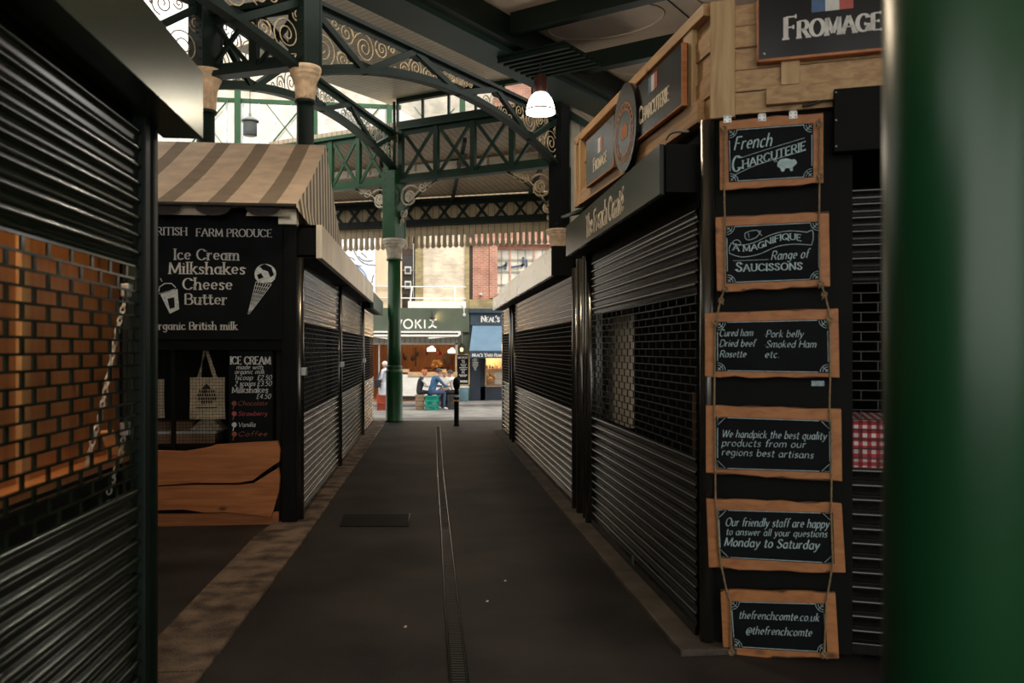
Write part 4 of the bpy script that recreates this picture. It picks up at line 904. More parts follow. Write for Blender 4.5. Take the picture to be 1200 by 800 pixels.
# ------------------------------------------------------------------ the six hanging slate boards
BD = .075
def wav(a, b, n, amp, rr):
    return [(a[0]+(b[0]-a[0])*i/n + 0, a[1]+(b[1]-a[1])*i/n + (rr.uniform(-amp, amp) if 0 < i < n else 0)) for i in range(n+1)]
def slate(idx, outer, inner, label, style):
    rr = random.Random(idx*5+1)
    s = thing('slate_board', label, 'sign', (2, 4.6, 1), 'hanging slate boards')
    tl, tr, br, bl = outer
    px = wav(tl, tr, 9, 1.2, rr)+wav(tr, br, 3, .4, rr)[1:]+wav(br, bl, 9, 1.6, rr)[1:]+wav(bl, tl, 3, .4, rr)[1:-1]
    mb = MB(TE); mb.prism([fE(u, v, BD) for u, v in px], BD-.028, BD); mb.build('timber_backing', 'board_slab', s, bevel=.004)
    for A, B in ((tl, tr), (bl, br)):
        mb = MB(TE)
        w = 1 if A is tl else -1
        pts = wav(A, B, 9, 1.0, rr)
        mb.tube([(fE(u, v+w*.8, BD)[0], BD-.006, fE(u, v+w*.8, BD)[1]) for u, v in pts], [.006*rr.uniform(.4, 1.3) for _ in pts], 5)
        mb.build('bark_edge', 'bark_edge', s)
    mb = MB(TE); mb.prism([fE(u, v, BD) for u, v in inner], BD-.004, BD+.008); sp_ = mb.build('slate', 'board_black', s, bevel=.002)
    d = BD+.010
    mb = MB(TE); I = [Vector(fE(u, v, d)) for u, v in inner]; c = sum(I, Vector((0, 0)))/4
    q = [p+(c-p)*.03 for p in I]; q = [(p.x, p.y) for p in q]
    def lp2(a, b, t0, t1): return [(a[0]+(b[0]-a[0])*t, a[1]+(b[1]-a[1])*t) for t in (t0, t1)]
    for a, b, l in ((q[0], q[1], .09), (q[1], q[2], .2), (q[2], q[3], .09), (q[3], q[0], .2)): line2(mb, lp2(a, b, l, 1-l), .0035, d)
    for i in range(4):
        a = Vector(q[i]); h_ = Vector(q[(i+1) % 4]); g_ = Vector(q[i-1])
        e1 = (h_-a).normalized(); e2 = (g_-a).normalized(); z = .042
        if style == 'tri': line2(mb, [tuple(a), tuple(a+e1*z), tuple(a+e2*z)], .0032, d, True)
        else:
            for k_ in (.35, .7, 1.0):
                line2(mb, [tuple(a+e1*z*k_*math.cos(t)+e2*z*k_*math.sin(t)) for t in [PI/2*j/6 for j in range(7)]], .0026, d)
            line2(mb, [tuple(a), tuple(a+(e1+e2)*z*.7)], .003, d)
    mb.build('border', 'chalk_blue', sp_)
    return sp_
def stext(mb, s, p0, p1, hpx, **kw):
    d = BD+.010; a0, h0 = fE(p0[0], p0[1], d); a1, h1 = fE(p1[0], p1[1], d)
    lettering(mb, s, a0, a1, h0, hpx*4.72/1000, d, slope=(h1-h0)/(a1-a0), **kw)
def pline(mb, px, w=.0032, closed=False, smooth=True):
    d = BD+.010; line2(mb, [fE(u, v, d) for u, v in (sm(px, 6) if smooth else px)], w, d, closed)
def pfill(mb, px, dd=0): mb.flat([fE(u, v, BD+.010+dd) for u, v in px], BD+.010+dd)
s = slate(1, ((843, 141.5), (965, 132), (965, 214), (843.5, 223)), ((853, 152), (953, 144.5), (953, 207.5), (854.5, 213.4)), 'topmost slate board, painted with a small pig', 'fan')
mb = MB(TE)
stext(mb, 'French', (860, 176), (904, 171), 15, **SCRIPT)
stext(mb, 'C', (858.5, 202.5), (868, 199), 18, thick=.13, thin=.05)
stext(mb, 'HARCUTERIE', (870, 197.5), (944, 175), 9.3, thick=.18, thin=.07)
pline(mb, [(869, 184.5), (900, 174.5), (943, 161.5)], .0024); pline(mb, [(857, 207), (880, 196), (900, 189), (944, 176)], .0024)
pline(mb, [(909, 190), (907, 188), (909, 187), (911, 190)], .003)
mb.build('lettering', 'chalk_blue', s)
mb = MB(TE); pfill(mb, sm([(911, 192), (914, 187), (921, 185.5), (928, 187), (931, 186.5), (934, 190.5), (931, 194), (929, 196), (929, 200), (926, 200), (925, 197), (920, 197.5), (919, 200.5), (915.5, 200.5), (914.5, 197), (911, 195), (911, 192)], 3)[:-1]); mb.build('painted_pig', 'chalk_blue', s)
s = slate(2, ((838, 254.5), (971.5, 248), (973, 335.6), (840, 341)), ((850, 265), (961, 259.4), (961, 327.5), (851, 332)), 'second slate board from the top, with a painted ribbon banner', 'fan')
mb = MB(TE)
stext(mb, 'A MAGNIFIQUE', (859, 294), (939, 283.5), 7, thick=.2, thin=.08, curve=lambda t: -.018*math.sin(t*2*PI)+.006)
stext(mb, 'Range of', (903.5, 304.5), (947, 302), 10, **SCRIPT); stext(mb, 'Saucissons', (862.5, 318), (940, 315.5), 10.5, thick=.18, thin=.07, caps=True)
pline(mb, [(857, 284.5), (870, 287), (885, 283.5), (905, 274.5), (925, 270.5), (946, 272)]); pline(mb, [(855, 297), (870, 301), (890, 297.5), (910, 289), (930, 286), (951, 287)])
pline(mb, [(857, 284.5), (854.5, 291), (855, 297)]); pline(mb, [(946, 272), (952, 270), (953, 279), (951, 287)])
pline(mb, [(860, 287), (859, 283), (864, 281), (868, 284), (866, 288)]); pline(mb, [(873, 273), (880, 270.5), (888, 270), (890, 273), (886, 278), (878, 281), (873.5, 279), (873, 273)]); pline(mb, [(888, 272), (892, 270), (890.5, 274), (893, 276)], smooth=False); pline(mb, [(877, 273), (878, 279)], .0024)
pline(mb, [(859, 305.5), (901, 304)], .002, smooth=False)
mb.build('lettering', 'chalk_blue', s)
s = slate(3, ((826, 367), (982.5, 361), (984, 442.5), (826, 441)), ((839, 377), (971.5, 374), (973, 437), (839, 434.7)), 'third slate board from the top, listing meats in two columns', 'fan')
mb = MB(TE)
for t_, a_, b_ in (('\u00b7Cured ham', (841, 394), (882, 393.5)), ('\u00b7Dried beef', (841, 406), (884.5, 406)), ('\u00b7Rosette', (841, 418.5), (874, 418.5)), ('\u00b7Pork belly', (895, 395), (941, 395)), ('\u00b7Smoked Ham', (895, 407), (956, 407)), ('etc.', (896, 419), (913, 419))):
    stext(mb, t_, a_, b_, 8, **SCRIPT)
mb.build('lettering', 'chalk_blue', s)
s = slate(4, ((827, 475), (986, 479), (987, 564), (827, 554)), ((839, 488), (974, 492.5), (974.7, 553.4), (839, 549)), 'fourth slate board from the top, lettered about handpicked products', 'tri')
mb = MB(TE)
stext(mb, 'We handpick the best quality', (845.6, 512), (968, 515), 8.5, **SCRIPT); stext(mb, 'products from our', (845.6, 522.5), (944, 524.5), 8, **SCRIPT); stext(mb, 'regions best artisans', (845.6, 533), (953, 537), 8, **SCRIPT)
mb.build('lettering', 'chalk_blue', s)
s = slate(5, ((827.5, 584), (986.5, 590), (991, 671), (830.5, 665)), ((840, 596.6), (976, 600.5), (978, 660.5), (842.5, 653)), 'fifth slate board from the top, lettered about friendly staff and open days', 'tri')
mb = MB(TE)
stext(mb, 'Our friendly staff are happy', (850, 616), (971, 618.5), 9.5, **SCRIPT); stext(mb, 'to answer all your questions', (850.6, 626.5), (969, 629.5), 8, **SCRIPT)
S3 = dict(SCRIPT); S3['thin'] = .07; S3['thick'] = .16
stext(mb, 'Monday to Saturday', (848.5, 639.5), (959.5, 643.5), 10, **S3)
mb.build('lettering', 'chalk_blue', s)
s = slate(6, ((844, 691.4), (979, 694), (983.5, 771.5), (847.6, 769.4)), ((855.4, 704), (967, 707), (969.4, 764.6), (859, 758)), 'lowest slate board, lettered with a web address', 'fan')
mb = MB(TE)
stext(mb, 'thefrenchcomte.co.uk', (865.6, 724.5), (959.5, 728), 9, **SCRIPT); stext(mb, '@thefrenchcomte', (874, 742.5), (951, 745.5), 9, **SCRIPT)
mb.build('lettering', 'chalk_blue', s)
# ropes and hinge plates that hang them
def rope(px, label, knots):
    mb = MB(TE); pts = [(fE(u, v, BD+.02)[0], BD+.018+.004*math.sin(i*2.3), fE(u, v, BD+.02)[1]) for i, (u, v) in enumerate(px)]
    r = tag(mb_rope(pts), label, 'rope', 'ropes holding the slate boards')
    for kx in knots:
        mk = MB(TE); a_, h_ = fE(kx[0], kx[1], BD+.02)
        mk.tube([(a_+.012*math.cos(t), BD+.022+.006*math.sin(t*2), h_+.012*math.sin(t)) for t in [2*PI*j/10 for j in range(10)]], .006, 6, closed=True)
        mk.tube([(a_, BD+.025, h_), (a_-.012, BD+.028, h_-.028)], [.006, .003], 5); mk.tube([(a_, BD+.025, h_), (a_+.012, BD+.028, h_-.024)], [.006, .003], 5)
        mk.build('knot', 'rope', r)
def mb_rope(pts):
    mb = MB(TE); P = []
    for a, b in zip(pts, pts[1:]):
        n = 10
        for i in range(n): P.append(Vector(a)+(Vector(b)-Vector(a))*i/n)
    P.append(Vector(pts[-1])); mb.tube(P, [.0048+.0012*(i % 2) for i in range(len(P))], 6); return mb.build('hanging_rope', 'rope')
rope([(846, 148), (849, 155), (848.5, 215), (849.5, 258), (850, 335), (844, 352), (840.5, 370), (838, 380), (837, 480), (838, 500), (838.5, 590), (840, 600), (843.5, 655), (851, 690), (856, 705), (857, 766)], 'rope down the left edges of the slate boards', [(848, 150), (850, 338), (845, 352), (838, 378), (857, 764)])
rope([(961, 138), (960.5, 205), (960, 258), (961, 330), (966.5, 344), (971, 362), (972, 376), (973, 440), (972, 480), (974, 495), (974.5, 560), (974, 600), (976, 660), (971, 690), (968, 708), (966, 768)], 'rope down the right edges of the slate boards', [(960, 145), (961, 206), (962, 332), (966, 345), (972, 374), (966, 766)])
for i, (u, v, w) in enumerate(((852.5, 140, 'above the left end'), (893, 138, 'above the middle'), (929.5, 135, 'above the right end'))):
    a_, h_ = fE(u, v, BD); mb = MB(TE)
    mb.box(a_-.022, BD, h_-.02, a_+.022, BD+.004, h_+.02); mb.box(a_-.018, .0, h_+.02, a_+.018, BD+.003, h_+.026)
    hg = tag(mb.build('hinge_plate', 'galvanised', bevel=.002), 'small zinc hinge plate %s of the topmost slate board' % w, 'bracket', 'zinc hinge plates')
    mb = MB(TE)
    for sx, sz in ((-.012, .01), (.012, .01), (-.012, -.01), (.012, -.01)): mb.ball((a_+sx, BD+.004, h_+sz), .004, .002, .004, 8, 5)
    mb.build('screw', 'lamp_black', hg)

# ------------------------------------------------------------------ stall behind it on the right
g = thing('shuttered_stall', 'long shuttered stall on the right towards the street with a bright steel fascia', 'market stall', (2.4, 12.5, 0))
shutter(g, TR, -15.05, -8.95, (.035, 1.05, 2.0, 2.50), 'shutter_grey', 'grille_dark', 'shutter_grey')
shutter(g, TR, -17.5, -15.9, (.035, 1.05, 2.0, 2.50), 'shutter_grey', 'grille_dark', 'shutter_grey')
mb = MB(TR)
for y in (15.25, 15.7, 8.85): mb = MB(TR); mb.tube([(-y, 0, .03), (-y, 0, 2.55)], .055, 12); mb.build('post', 'steel_dark', g)
mb = MB(TR); mb.box(-15.85, -.08, .03, -15.1, -.01, 2.55); mb.build('post_backing', 'steel_dark', g)
mb = MB(TR); mb.box(-17.65, -.08, .03, -17.5, .02, 2.55); mb.build('post', 'steel_dark', g)
mb = MB(TR); mb.box(-15.9, d1-.04, 2.5, -9.2, d1, 2.81); mb.build('fascia', 'steel', g, bevel=.003)
mb = MB(TR); mb.box(-17.6, d1-.04, 2.5, -15.93, d1-.01, 2.74); mb.build('fascia', 'steel', g, bevel=.003)
mb = MB(TR); mb.box(-17.6, -.4, 2.50, -9.19, d1-.04, 2.77); mb.box(-9.2, -.02, 2.5, -9.16, d1, 2.82); mb.build('shutter_housing', 'black_paint', g)
mb = MB(TR); mb.box(-17.65, -2, 0, -17.6, 0, 2.8); mb.box(-17.65, -2, 0, -8.8, -1.95, 2.8); mb.box(-17.65, -2, 2.75, -8.8, -.1, 2.8); mb.build('shell', 'interior_black', g)
# ================================================================== IRON HALL
def spiral(c, r, a0, turns, sgn, n=None, r1=.14):
    n = n or int(13*turns)+4
    return [(c[0]+r*(1-(1-r1)*(i/n)**.85)*math.cos(a0+sgn*turns*2*PI*i/n), c[1]+r*(1-(1-r1)*(i/n)**.85)*math.sin(a0+sgn*turns*2*PI*i/n)) for i in range(n+1)]
def incircle(A, B, Cc):
    a = math.dist(B, Cc); b = math.dist(A, Cc); c = math.dist(A, B); s = a+b+c
    I = ((a*A[0]+b*B[0]+c*Cc[0])/s, (a*A[1]+b*B[1]+c*Cc[1])/s)
    ar = abs((B[0]-A[0])*(Cc[1]-A[1])-(Cc[0]-A[0])*(B[1]-A[1]))/2
    return I, 2*ar/s
def tri_scrolls(mb, A, B, Cc, inset, r, k=0):
    I, ri = incircle(A, B, Cc)
    if ri < inset+.03: return
    f = (ri-inset)/ri
    V = [(I[0]+(p[0]-I[0])*f, I[1]+(p[1]-I[1])*f) for p in (A, B, Cc)]
    ri -= inset
    def T(pts): mb.tube([(x, 0, z) for x, z in pts], r, 5)
    def ring(pts): mb.tube([(x, 0, z) for x, z in pts], r*.9, 4)
    sg = 1 if k % 2 else -1
    for i, v in enumerate(V):
        d = math.dist(v, I); 
        if d < 1e-6: continue
        sh = min(.98, ri/d); r2 = ri*(1-sh)/(1+sh); ux = ((v[0]-I[0])/d, (v[1]-I[1])/d)
        c2 = (I[0]+ux[0]*(ri+r2), I[1]+ux[1]*(ri+r2)); an = math.atan2(ux[1], ux[0])
        if i == 0: T(spiral(I, ri*.97, an, 2.3, sg))
        if r2 > .03:
            T(spiral(c2, r2*.95, an+PI, 1.7, -sg))
            r3 = r2*(1-sh)/(1+sh)
            if r3 > .025:
                c3 = (c2[0]+ux[0]*(r2+r3), c2[1]+ux[1]*(r2+r3)); T(spiral(c3, r3*.95, an+PI, 1.4, sg))
            # leaf tendrils branching from the joint of the two scrolls
            jx, jz = I[0]+ux[0]*ri, I[1]+ux[1]*ri
            for s2 in (1, -1):
                nx, nz = -ux[1]*s2, ux[0]*s2
                T([(jx, jz), (jx+nx*r2*.5+ux[0]*r2*.1, jz+nz*r2*.5+ux[1]*r2*.1), (jx+nx*r2*.85+ux[0]*r2*.5, jz+nz*r2*.85+ux[1]*r2*.5)])
def plane_frame(P0, P1):
    d = Vector((P1[0]-P0[0], P1[1]-P0[1], 0)); L = d.length; d.normalize()
    return frame((P0[0], P0[1], 0), d, (d.y, -d.x, 0)), L
def arch_girder(label, P0, P1, zs, rise, zt, nv, m='dark_green_paint', ms='scroll_cream', w=.17, group=None, t0=0.0, t1=1.0, zs1=None, sr=.010):
    T, L = plane_frame(P0, P1)
    zs1 = zs if zs1 is None else zs1
    r = thing('arch_girder', label, 'girder', (P0[0], P0[1], zs), group, 'thing')
    def arch(t): return zs+(zs1-zs)*t+rise*4*t*(1-t)
    n = 24; ts = [t0+(t1-t0)*i/n for i in range(n+1)]
    mb = MB(T)
    mb.prism([(L*t, arch(t)-.035) for t in ts]+[(L*t, arch(t)+.035) for t in reversed(ts)], -w/2, w/2)
    mb.prism([(L*t, arch(t)+.035) for t in ts]+[(L*t, arch(t)+.11) for t in reversed(ts)], -.012, .012)
    mb.build('bottom_chord', m, r)
    mb = MB(T); mb.box(L*t0, -w/2, zt, L*t1, w/2, zt+.06); mb.box(L*t0, -.012, zt-.10, L*t1, .012, zt); mb.build('top_chord', m, r)
    N_ = 2*nv
    nodes_ = []
    for i in range(N_+1):
        t = i/N_; nodes_.append((L*t, zt if i % 2 == 0 else arch(t)))
    for i in range(N_):
        a, b = nodes_[i], nodes_[i+1]
        if a[0] < L*t0-.01 or b[0] > L*t1+.01: continue
        mb = MB(T); mb.bar((a[0], 0, a[1]), (b[0], 0, b[1]), .10, .085, (0, 1, 0))
        for q, s_ in ((a, 1 if i % 2 else -1), (b, -1 if i % 2 else 1)): mb.box(q[0]-.13, -.02, q[1]-(.0 if s_ > 0 else .14), q[0]+.13, .02, q[1]+(.14 if s_ > 0 else .0))
        mb.build('brace', m, r)
    k = 0
    for i in range(N_):
        a, b = nodes_[i], nodes_[i+1]
        if a[0] < L*t0-.01 or b[0] > L*t1+.01: continue
        tris = []
        if i % 2 == 0:
            if i+2 <= N_: tris.append((nodes_[i], nodes_[i+2], b))
            if i == 0: tris.append(((0, arch(0)), b, a))
        else:
            if i+2 <= N_: tris.append((a, nodes_[i+2], (b[0], arch(b[0]/L)+.05) if False else b))
            if i == N_-1: tris.append((a, (L, arch(1)), b))
        for tr in tris:
            mb = MB(T); tri_scrolls(mb, *tr, .055, sr, k); k += 1
            if mb.v: mb.build('scrollwork', ms, r)
    return r
A_ = Vector((-1.68, 12.1)); R_ = Vector((2.78, 17.8)); M_ = Vector((-.757, 20.2)); L_ = Vector((-3.2, 12.8))
N_A = A_*2-R_; N_L = L_*1-Vector((4.46, 5.7))
g1 = 'arched girders with scrollwork'
arch_girder('arched scrollwork girder spanning from the column behind the tent roof to the right post', A_, R_, 5.52, .66, 6.55, 3, group=g1)
arch_girder('arched girder with scrollwork sweeping from the capped column towards the top left corner', A_, N_A, 5.52, .66, 6.55, 3, group=g1)
arch_girder('paler arched scrollwork girder ending at the tall green column by the street', L_, M_, 5.50, .55, 6.72, 3, m='iron_green', ms='scroll_pale', group=g1, zs1=5.92)
arch_girder('arched girder with scrollwork running left from the half hidden column behind the kiosk', L_, N_L, 5.50, .6, 6.72, 3, group=g1)
# column builder
def column(label, p, ztop_cap, zcap, r_shaft, m, mcap, post_w, post_z1, base_z=0.0, base_r=0.0, ang=0.0):
    c = thing('cast_iron_column', label, 'column', (p[0], p[1], 0), None, 'thing')
    o = (p[0], p[1], 0)
    if base_z:
        mb = MB(); mb.lathe([(base_r*1.04, 0), (base_r*1.04, .04), (base_r, .06), (base_r, base_z-.12), (base_r*1.05, base_z-.10), (base_r*1.05, base_z-.07), (base_r*.92, base_z-.05), (base_r*.9, base_z-.01), (base_r*1.0, base_z+.02), (r_shaft*1.02, base_z+.07)], o, 28); mb.build('pedestal', m, c)
    mb = MB(); mb.lathe([(r_shaft*1.04, base_z), (r_shaft*1.0, base_z+.5), (r_shaft*.94, zcap-.02)], o, 28); mb.build('shaft', m, c)
    mb = MB(); h = ztop_cap-zcap; rs = r_shaft*.94
    mb.lathe([(rs*1.22, zcap-.03), (rs*1.28, zcap-.01), (rs*1.22, zcap+.015)], o, 28); mb.build('collar', m, c)
    mb = MB()
    mb.lathe([(rs*1.10, zcap+.015), (rs*1.10, zcap+.10*h), (rs*1.13, zcap+.30*h), (rs*1.22, zcap+.48*h), (rs*1.40, zcap+.60*h), (rs*1.58, zcap+.67*h), (rs*1.50, zcap+.70*h), (rs*1.72, zcap+.74*h), (rs*1.78, zcap+.80*h), (rs*1.74, zcap+.84*h), (rs*1.86, zcap+.87*h), (rs*1.90, zcap+.95*h), (rs*1.80, zcap+h)], o, 32); cp_ = mb.build('capital', mcap, c)
    mb = MB()
    for k in range(8):
        a = 2*PI*k/8+ang; ca, sa = math.cos(a), math.sin(a); tx, ty = -sa, ca
        pts = []
        for sg in (-1, 1):
            q = []
            for t in [i/8 for i in range(9)]:
                rr = rs*(1.11+.06*t+.30*t**3); w_ = sg*rs*.30*math.sin(PI*(t**.8))**.8*(1 if t < 1 else 0)
                q.append((o[0]+ca*rr+tx*w_, o[1]+sa*rr+ty*w_, zcap+.06*h+t*.6*h))
            mb.tube(q, rs*.035, 5)
    mb.build('acanthus_leaf', mcap, cp_)
    if post_w:
        w = post_w/2; T = Matrix.Translation(Vector(o)) @ Matrix.Rotation(ang, 4, 'Z')
        mb = MB(T); mb.box(-w, -w, ztop_cap, w, w, post_z1)
        for s in (-1, 1): mb.box(-w*1.06, s*w-.02, ztop_cap, w*1.06, s*w+.02, post_z1)
        bp_ = mb.build('box_post', m, c, bevel=.008)
        mb = MB(T); z = ztop_cap+.1
        while z < min(post_z1, ztop_cap+2.2):
            for s in (-1, 1): mb.ball((s*w*.7, -w*1.0-.02, z), .016, .012, .016, 8, 5)
            z += .16
        mb.build('rivet', m, bp_)
    return c
AZ = -math.radians(39.5)
column('dark column with a carved buff capital rising behind the striped tent roof', A_, 5.62, 5.14, .125, 'dark_green_paint', 'cream_stone', .30, 8.6, ang=AZ)
column('column with a buff capital half hidden behind the nearest kiosk fascia', L_, 5.75, 5.15, .135, 'dark_green_paint', 'cream_stone', .32, 8.6, ang=AZ)
column('tall green column on an octagonal pedestal at the street end of the alley', M_, 4.28, 3.80, .155, 'bright_green', 'pale_stone', .36, 5.86, 1.26, .195, ang=AZ)
column('dark post with a buff capital rising behind the right row of stalls', R_, 4.22, 3.84, .16, 'black_paint', 'cream_stone', .30, 6.85, ang=AZ)
mb = MB(); mb.tube([(M_.x, M_.y, 5.86), (M_.x, M_.y, 7.5)], .035, 8); tag(mb.build('downpipe', 'iron_green'), 'thin green pipe rising from the head of the green street column', 'pipe')
# lattice girders
def lattice(label, P0, P1, z0, z1, n, m='iron_green', double=False, post=.12, group='lattice girders', bw=.07):
    T, L = plane_frame(P0, P1)
    r = thing('lattice_girder', label, 'girder', (P0[0], P0[1], z0), group, 'thing')
    for nm, z in (('bottom_chord', z0), ('top_chord', z1)):
        mb = MB(T); mb.box(0, -.11, z-.04, L, .11, z+.04); s = 1 if nm == 'bottom_chord' else -1; mb.box(0, -.012, min(z, z+s*.16), L, .012, max(z, z+s*.16)); mb.build(nm, m, r)
    for i in range(n):
        a, b = L*i/n, L*(i+1)/n
        for q in (((a, z0), (b, z1)), ((a, z1), (b, z0))):
            mb = MB(T); mb.bar((q[0][0], 0, q[0][1]), (q[1][0], 0, q[1][1]), bw, .05, (0, 1, 0)); mb.build('brace', m, r)
    if post:
        for i in range(n+1):
            mb = MB(T); a = L*i/n; mb.box(a-post/2, -.05, z0, a+post/2, .05, z1); mb.build('upright', m, r)
    return r
d_ = (R_-M_).normalized()
lattice('dark lattice girder between the green street column and the right post', M_+d_*.2, R_-d_*.15, 5.60, 6.84, 4)
lattice('lattice girder left of the green street column, its lit look painted bright green', M_-d_*3.6, M_-d_*.2, 5.60, 6.84, 4, 'bright_green')  # brighter green than the right stretch, for the light falling on it
VL = atD(385, 255, 25.0); VR = atD(668, 245, 23.0)
V0 = Vector((VL.x, VL.y)); V1 = Vector((VR.x, VR.y))
lattice('low lattice girder above the scalloped street valance', V0, V1, 5.22, 5.90, 13, 'dark_green_paint', post=0)
# end girder linking the two capped columns, with crossed bars
r = lattice('short crossed girder linking the two capped columns above the tent roof', L_, A_, 5.66, 6.55, 2, 'dark_green_paint', post=.12, bw=.06)
# scroll brackets
def bracket(label, P, dirv, z, w, h, m='scroll_cream'):
    T, _ = plane_frame(P, P+dirv)
    r = thing('scroll_bracket', label, 'bracket', (P.x, P.y, z-h), 'scroll brackets under the lattice girder')
    mb = MB(T); c = [(.14, z-h)]+[(.14+w*(1-math.cos(t)), z-h+h*math.sin(t)) for t in [PI/2*i/10 for i in range(1, 11)]]
    c = [(.14+w*(i/10)**1.6, z-h+h*(i/10)**.75) for i in range(11)]
    mb.tube([(a, 0, q) for a, q in c], .022, 6); mb.build('edge_bar', 'iron_green', r)
    mb = MB(T)
    for sp in (((.14+w*.27, z-h*.30), .24*w+.04, 1), ((.14+w*.27, z-h*.30), .13*w, -1)): mb.tube([(a, 0, q) for a, q in spiral(sp[0], sp[1], PI*.2, 1.8, sp[2])], .027, 5)
    for cx_, cz_, rr in ((.62, .12, .11), (.80, .07, .06), (.12, .66, .09), (.07, .82, .05)): mb.tube([(a, 0, q) for a, q in spiral((.14+w*cx_, z-h*cz_), rr*w*1.1, PI*.3, 1.7, -1)], .023, 5)
    mb.tube([(a, 0, q) for a, q in sm([(.16, z-h*.95), (.14+w*.10, z-h*.7), (.14+w*.2, z-h*.52), (.14+w*.5, z-h*.2), (.14+w*.7, z-h*.13), (.14+w*.98, z-h*.03)], 4)], .017, 5)
    mb.build('scrollwork', m, r)
bracket('pale scroll bracket on the right side of the green street column', M_, d_, 5.55, 1.05, 1.05, 'scroll_pale')
bracket('pale scroll bracket on the left side of the green street column', M_, -d_, 5.55, 1.0, 1.05, 'scroll_pale')
bracket('buff scroll bracket on the left side of the right post', R_, -d_, 5.55, 1.1, 1.3)

# ------------------------------------------------------------------ roofs (structure)
pv = Vector((.636, .772, 0)); qv = Vector((.772, -.636, 0))
def pq(o, p, q, z): 
    v = Vector((o[0], o[1], 0))+pv*p+qv*q; return (v.x, v.y, z)
def slabpq(name, o, p0, p1, q0, q1, z0, z1, th, m):
    mb = MB(); P = [pq(o, p0, q0, z0), pq(o, p1, q0, z0), pq(o, p1, q1, z1), pq(o, p0, q1, z1)]
    mb.add(P+[(x, y, z+th) for x, y, z in P], [(0, 1, 2, 3), (7, 6, 5, 4), (0, 4, 5, 1), (1, 5, 6, 2), (2, 6, 7, 3), (3, 7, 4, 0)])
    return struct(mb.build(name, m))
BM = (1.15, 13.8)
mat('panel_cream', (0.86, 0.70, 0.55), 0.65, 0, 0.16, 1.0)
# near roof: buff panels above dark rafters, carried by a wide gutter beam
slabpq('ceiling', BM, -16, 6.2, .1, 16, 6.75, 6.75, .15, 'panel_cream')
gb = thing('gutter_beam', 'wide dark green gutter beam running diagonally under the roof', 'beam', (BM[0], BM[1], 6.2), None, 'thing')
mb = MB()
def bxpq(mb, o, p0, p1, q0, q1, z0, z1):
    P = [pq(o, p, q, z) for z in (z0, z1) for p, q in ((p0, q0), (p1, q0), (p1, q1), (p0, q1))]
    mb.add(P, [(3, 2, 1, 0), (4, 5, 6, 7), (0, 1, 5, 4), (1, 2, 6, 5), (2, 3, 7, 6), (3, 0, 4, 7)])
bxpq(mb, BM, -18, 6.0, 0, .62, 6.20, 6.7); mb.build('soffit_box', 'beam_green', gb)
mb = MB(); bxpq(mb, BM, -18, 6.0, .62, .80, 6.28, 6.36); bxpq(mb, BM, -18, 6.0, .66, .72, 6.36, 6.72); mb.build('edge_flange', 'dark_green_paint', gb)
where = ['nearest the street, above the timber box', 'second from the street', 'third from the street, running to the picture top', 'fourth from the street', 'fifth from the street', 'sixth from the street']
for i in range(6):
    p = 3.6-2.15*i
    mb = MB(); bxpq(mb, BM, p-.06, p+.06, .75, 11, 6.45, 6.745); bxpq(mb, BM, p-.10, p+.10, .75, 11, 6.43, 6.46)
    tag(mb.build('roof_rafter', 'dark_green_paint'), 'dark rafter under the buff roof, '+where[i], 'rafter', 'rafters under the buff roof', 'thing')
    # panel joint and the pressed oval of each roof panel
    mb = MB()
    for q in (2.9, 5.6, 8.3):
        mb.tube([pq(BM, p+.1, q, 6.745), pq(BM, p+2.05, q, 6.745)], .012, 4)
    struct(mb.build('ceiling_joint', 'lamp_black'))
    mb = MB()
    for q in (1.75, 4.2, 6.9):
        c = [pq(BM, p+1.07+.62*math.cos(t), q+.95*math.sin(t), 6.748) for t in [2*PI*j/40 for j in range(40)]]
        mb.tube(c, .016, 6, closed=True)
    struct(mb.build('ceiling_molding', 'panel_cream'))
slabpq('unseen_ceiling_left', BM, -16, -4.2, -14, -5.95, 7.6, 7.6, .1, 'panel_cream')  # unseen roof, added to keep sky light out of the alley
mat('hall_dark', (.12, .10, .08), .8, 0, .3, 1)
mb = MB(); mb.box(-11, -6.2, 0, -6, -6, 7.7); mb.box(6, -6.2, 0, 14, -6, 7.7); struct(mb.build('unseen_wall_back', 'hall_dark'))  # unseen wall, added with a gap that sets the light from behind
mb = MB(); mb.box(-11.2, -6, 0, -11, 25, 7.7); struct(mb.build('unseen_wall_left', 'hall_dark'))  # unseen wall, added to block open sky mirrored in the right fascia
mb = MB(); mb.box(14, -6, 0, 14.2, 20, 7.0); struct(mb.build('unseen_wall_right', 'hall_dark'))  # unseen wall, added to darken the alley
# boarded hall ceiling between the arcades, and its fall towards the street
slabpq('ceiling_boards', BM, -.6, 4.0, -5.9, -.05, 7.55, 7.55, .1, 'cream_boards')
slabpq('ceiling_boards_near', BM, -16, -.6, -4.75, -.05, 7.55, 7.55, .1, 'cream_boards')
mb = MB()
T0, LL = plane_frame(V0, V1)
a = Vector((M_.x, M_.y, 0))-Vector((d_.x, d_.y, 0))*4.2+Vector((.15, .2, 0)); b = Vector((R_.x, R_.y, 0))+Vector((d_.x, d_.y, 0))*2.2+Vector((.15, .2, 0))
e = Vector((V0.x, V0.y, 0))-(Vector((V1.x, V1.y, 0))-Vector((V0.x, V0.y, 0)))*.25; f_ = Vector((V1.x, V1.y, 0))+(Vector((V1.x, V1.y, 0))-Vector((V0.x, V0.y, 0)))*.15
P = [(a.x, a.y, 7.0), (b.x, b.y, 7.0), (f_.x, f_.y, 6.0), (e.x, e.y, 6.0)]
mb.add(P+[(x, y, z+.1) for x, y, z in P], [(0, 1, 2, 3), (7, 6, 5, 4), (0, 4, 5, 1), (1, 5, 6, 2), (2, 6, 7, 3), (3, 7, 4, 0)])
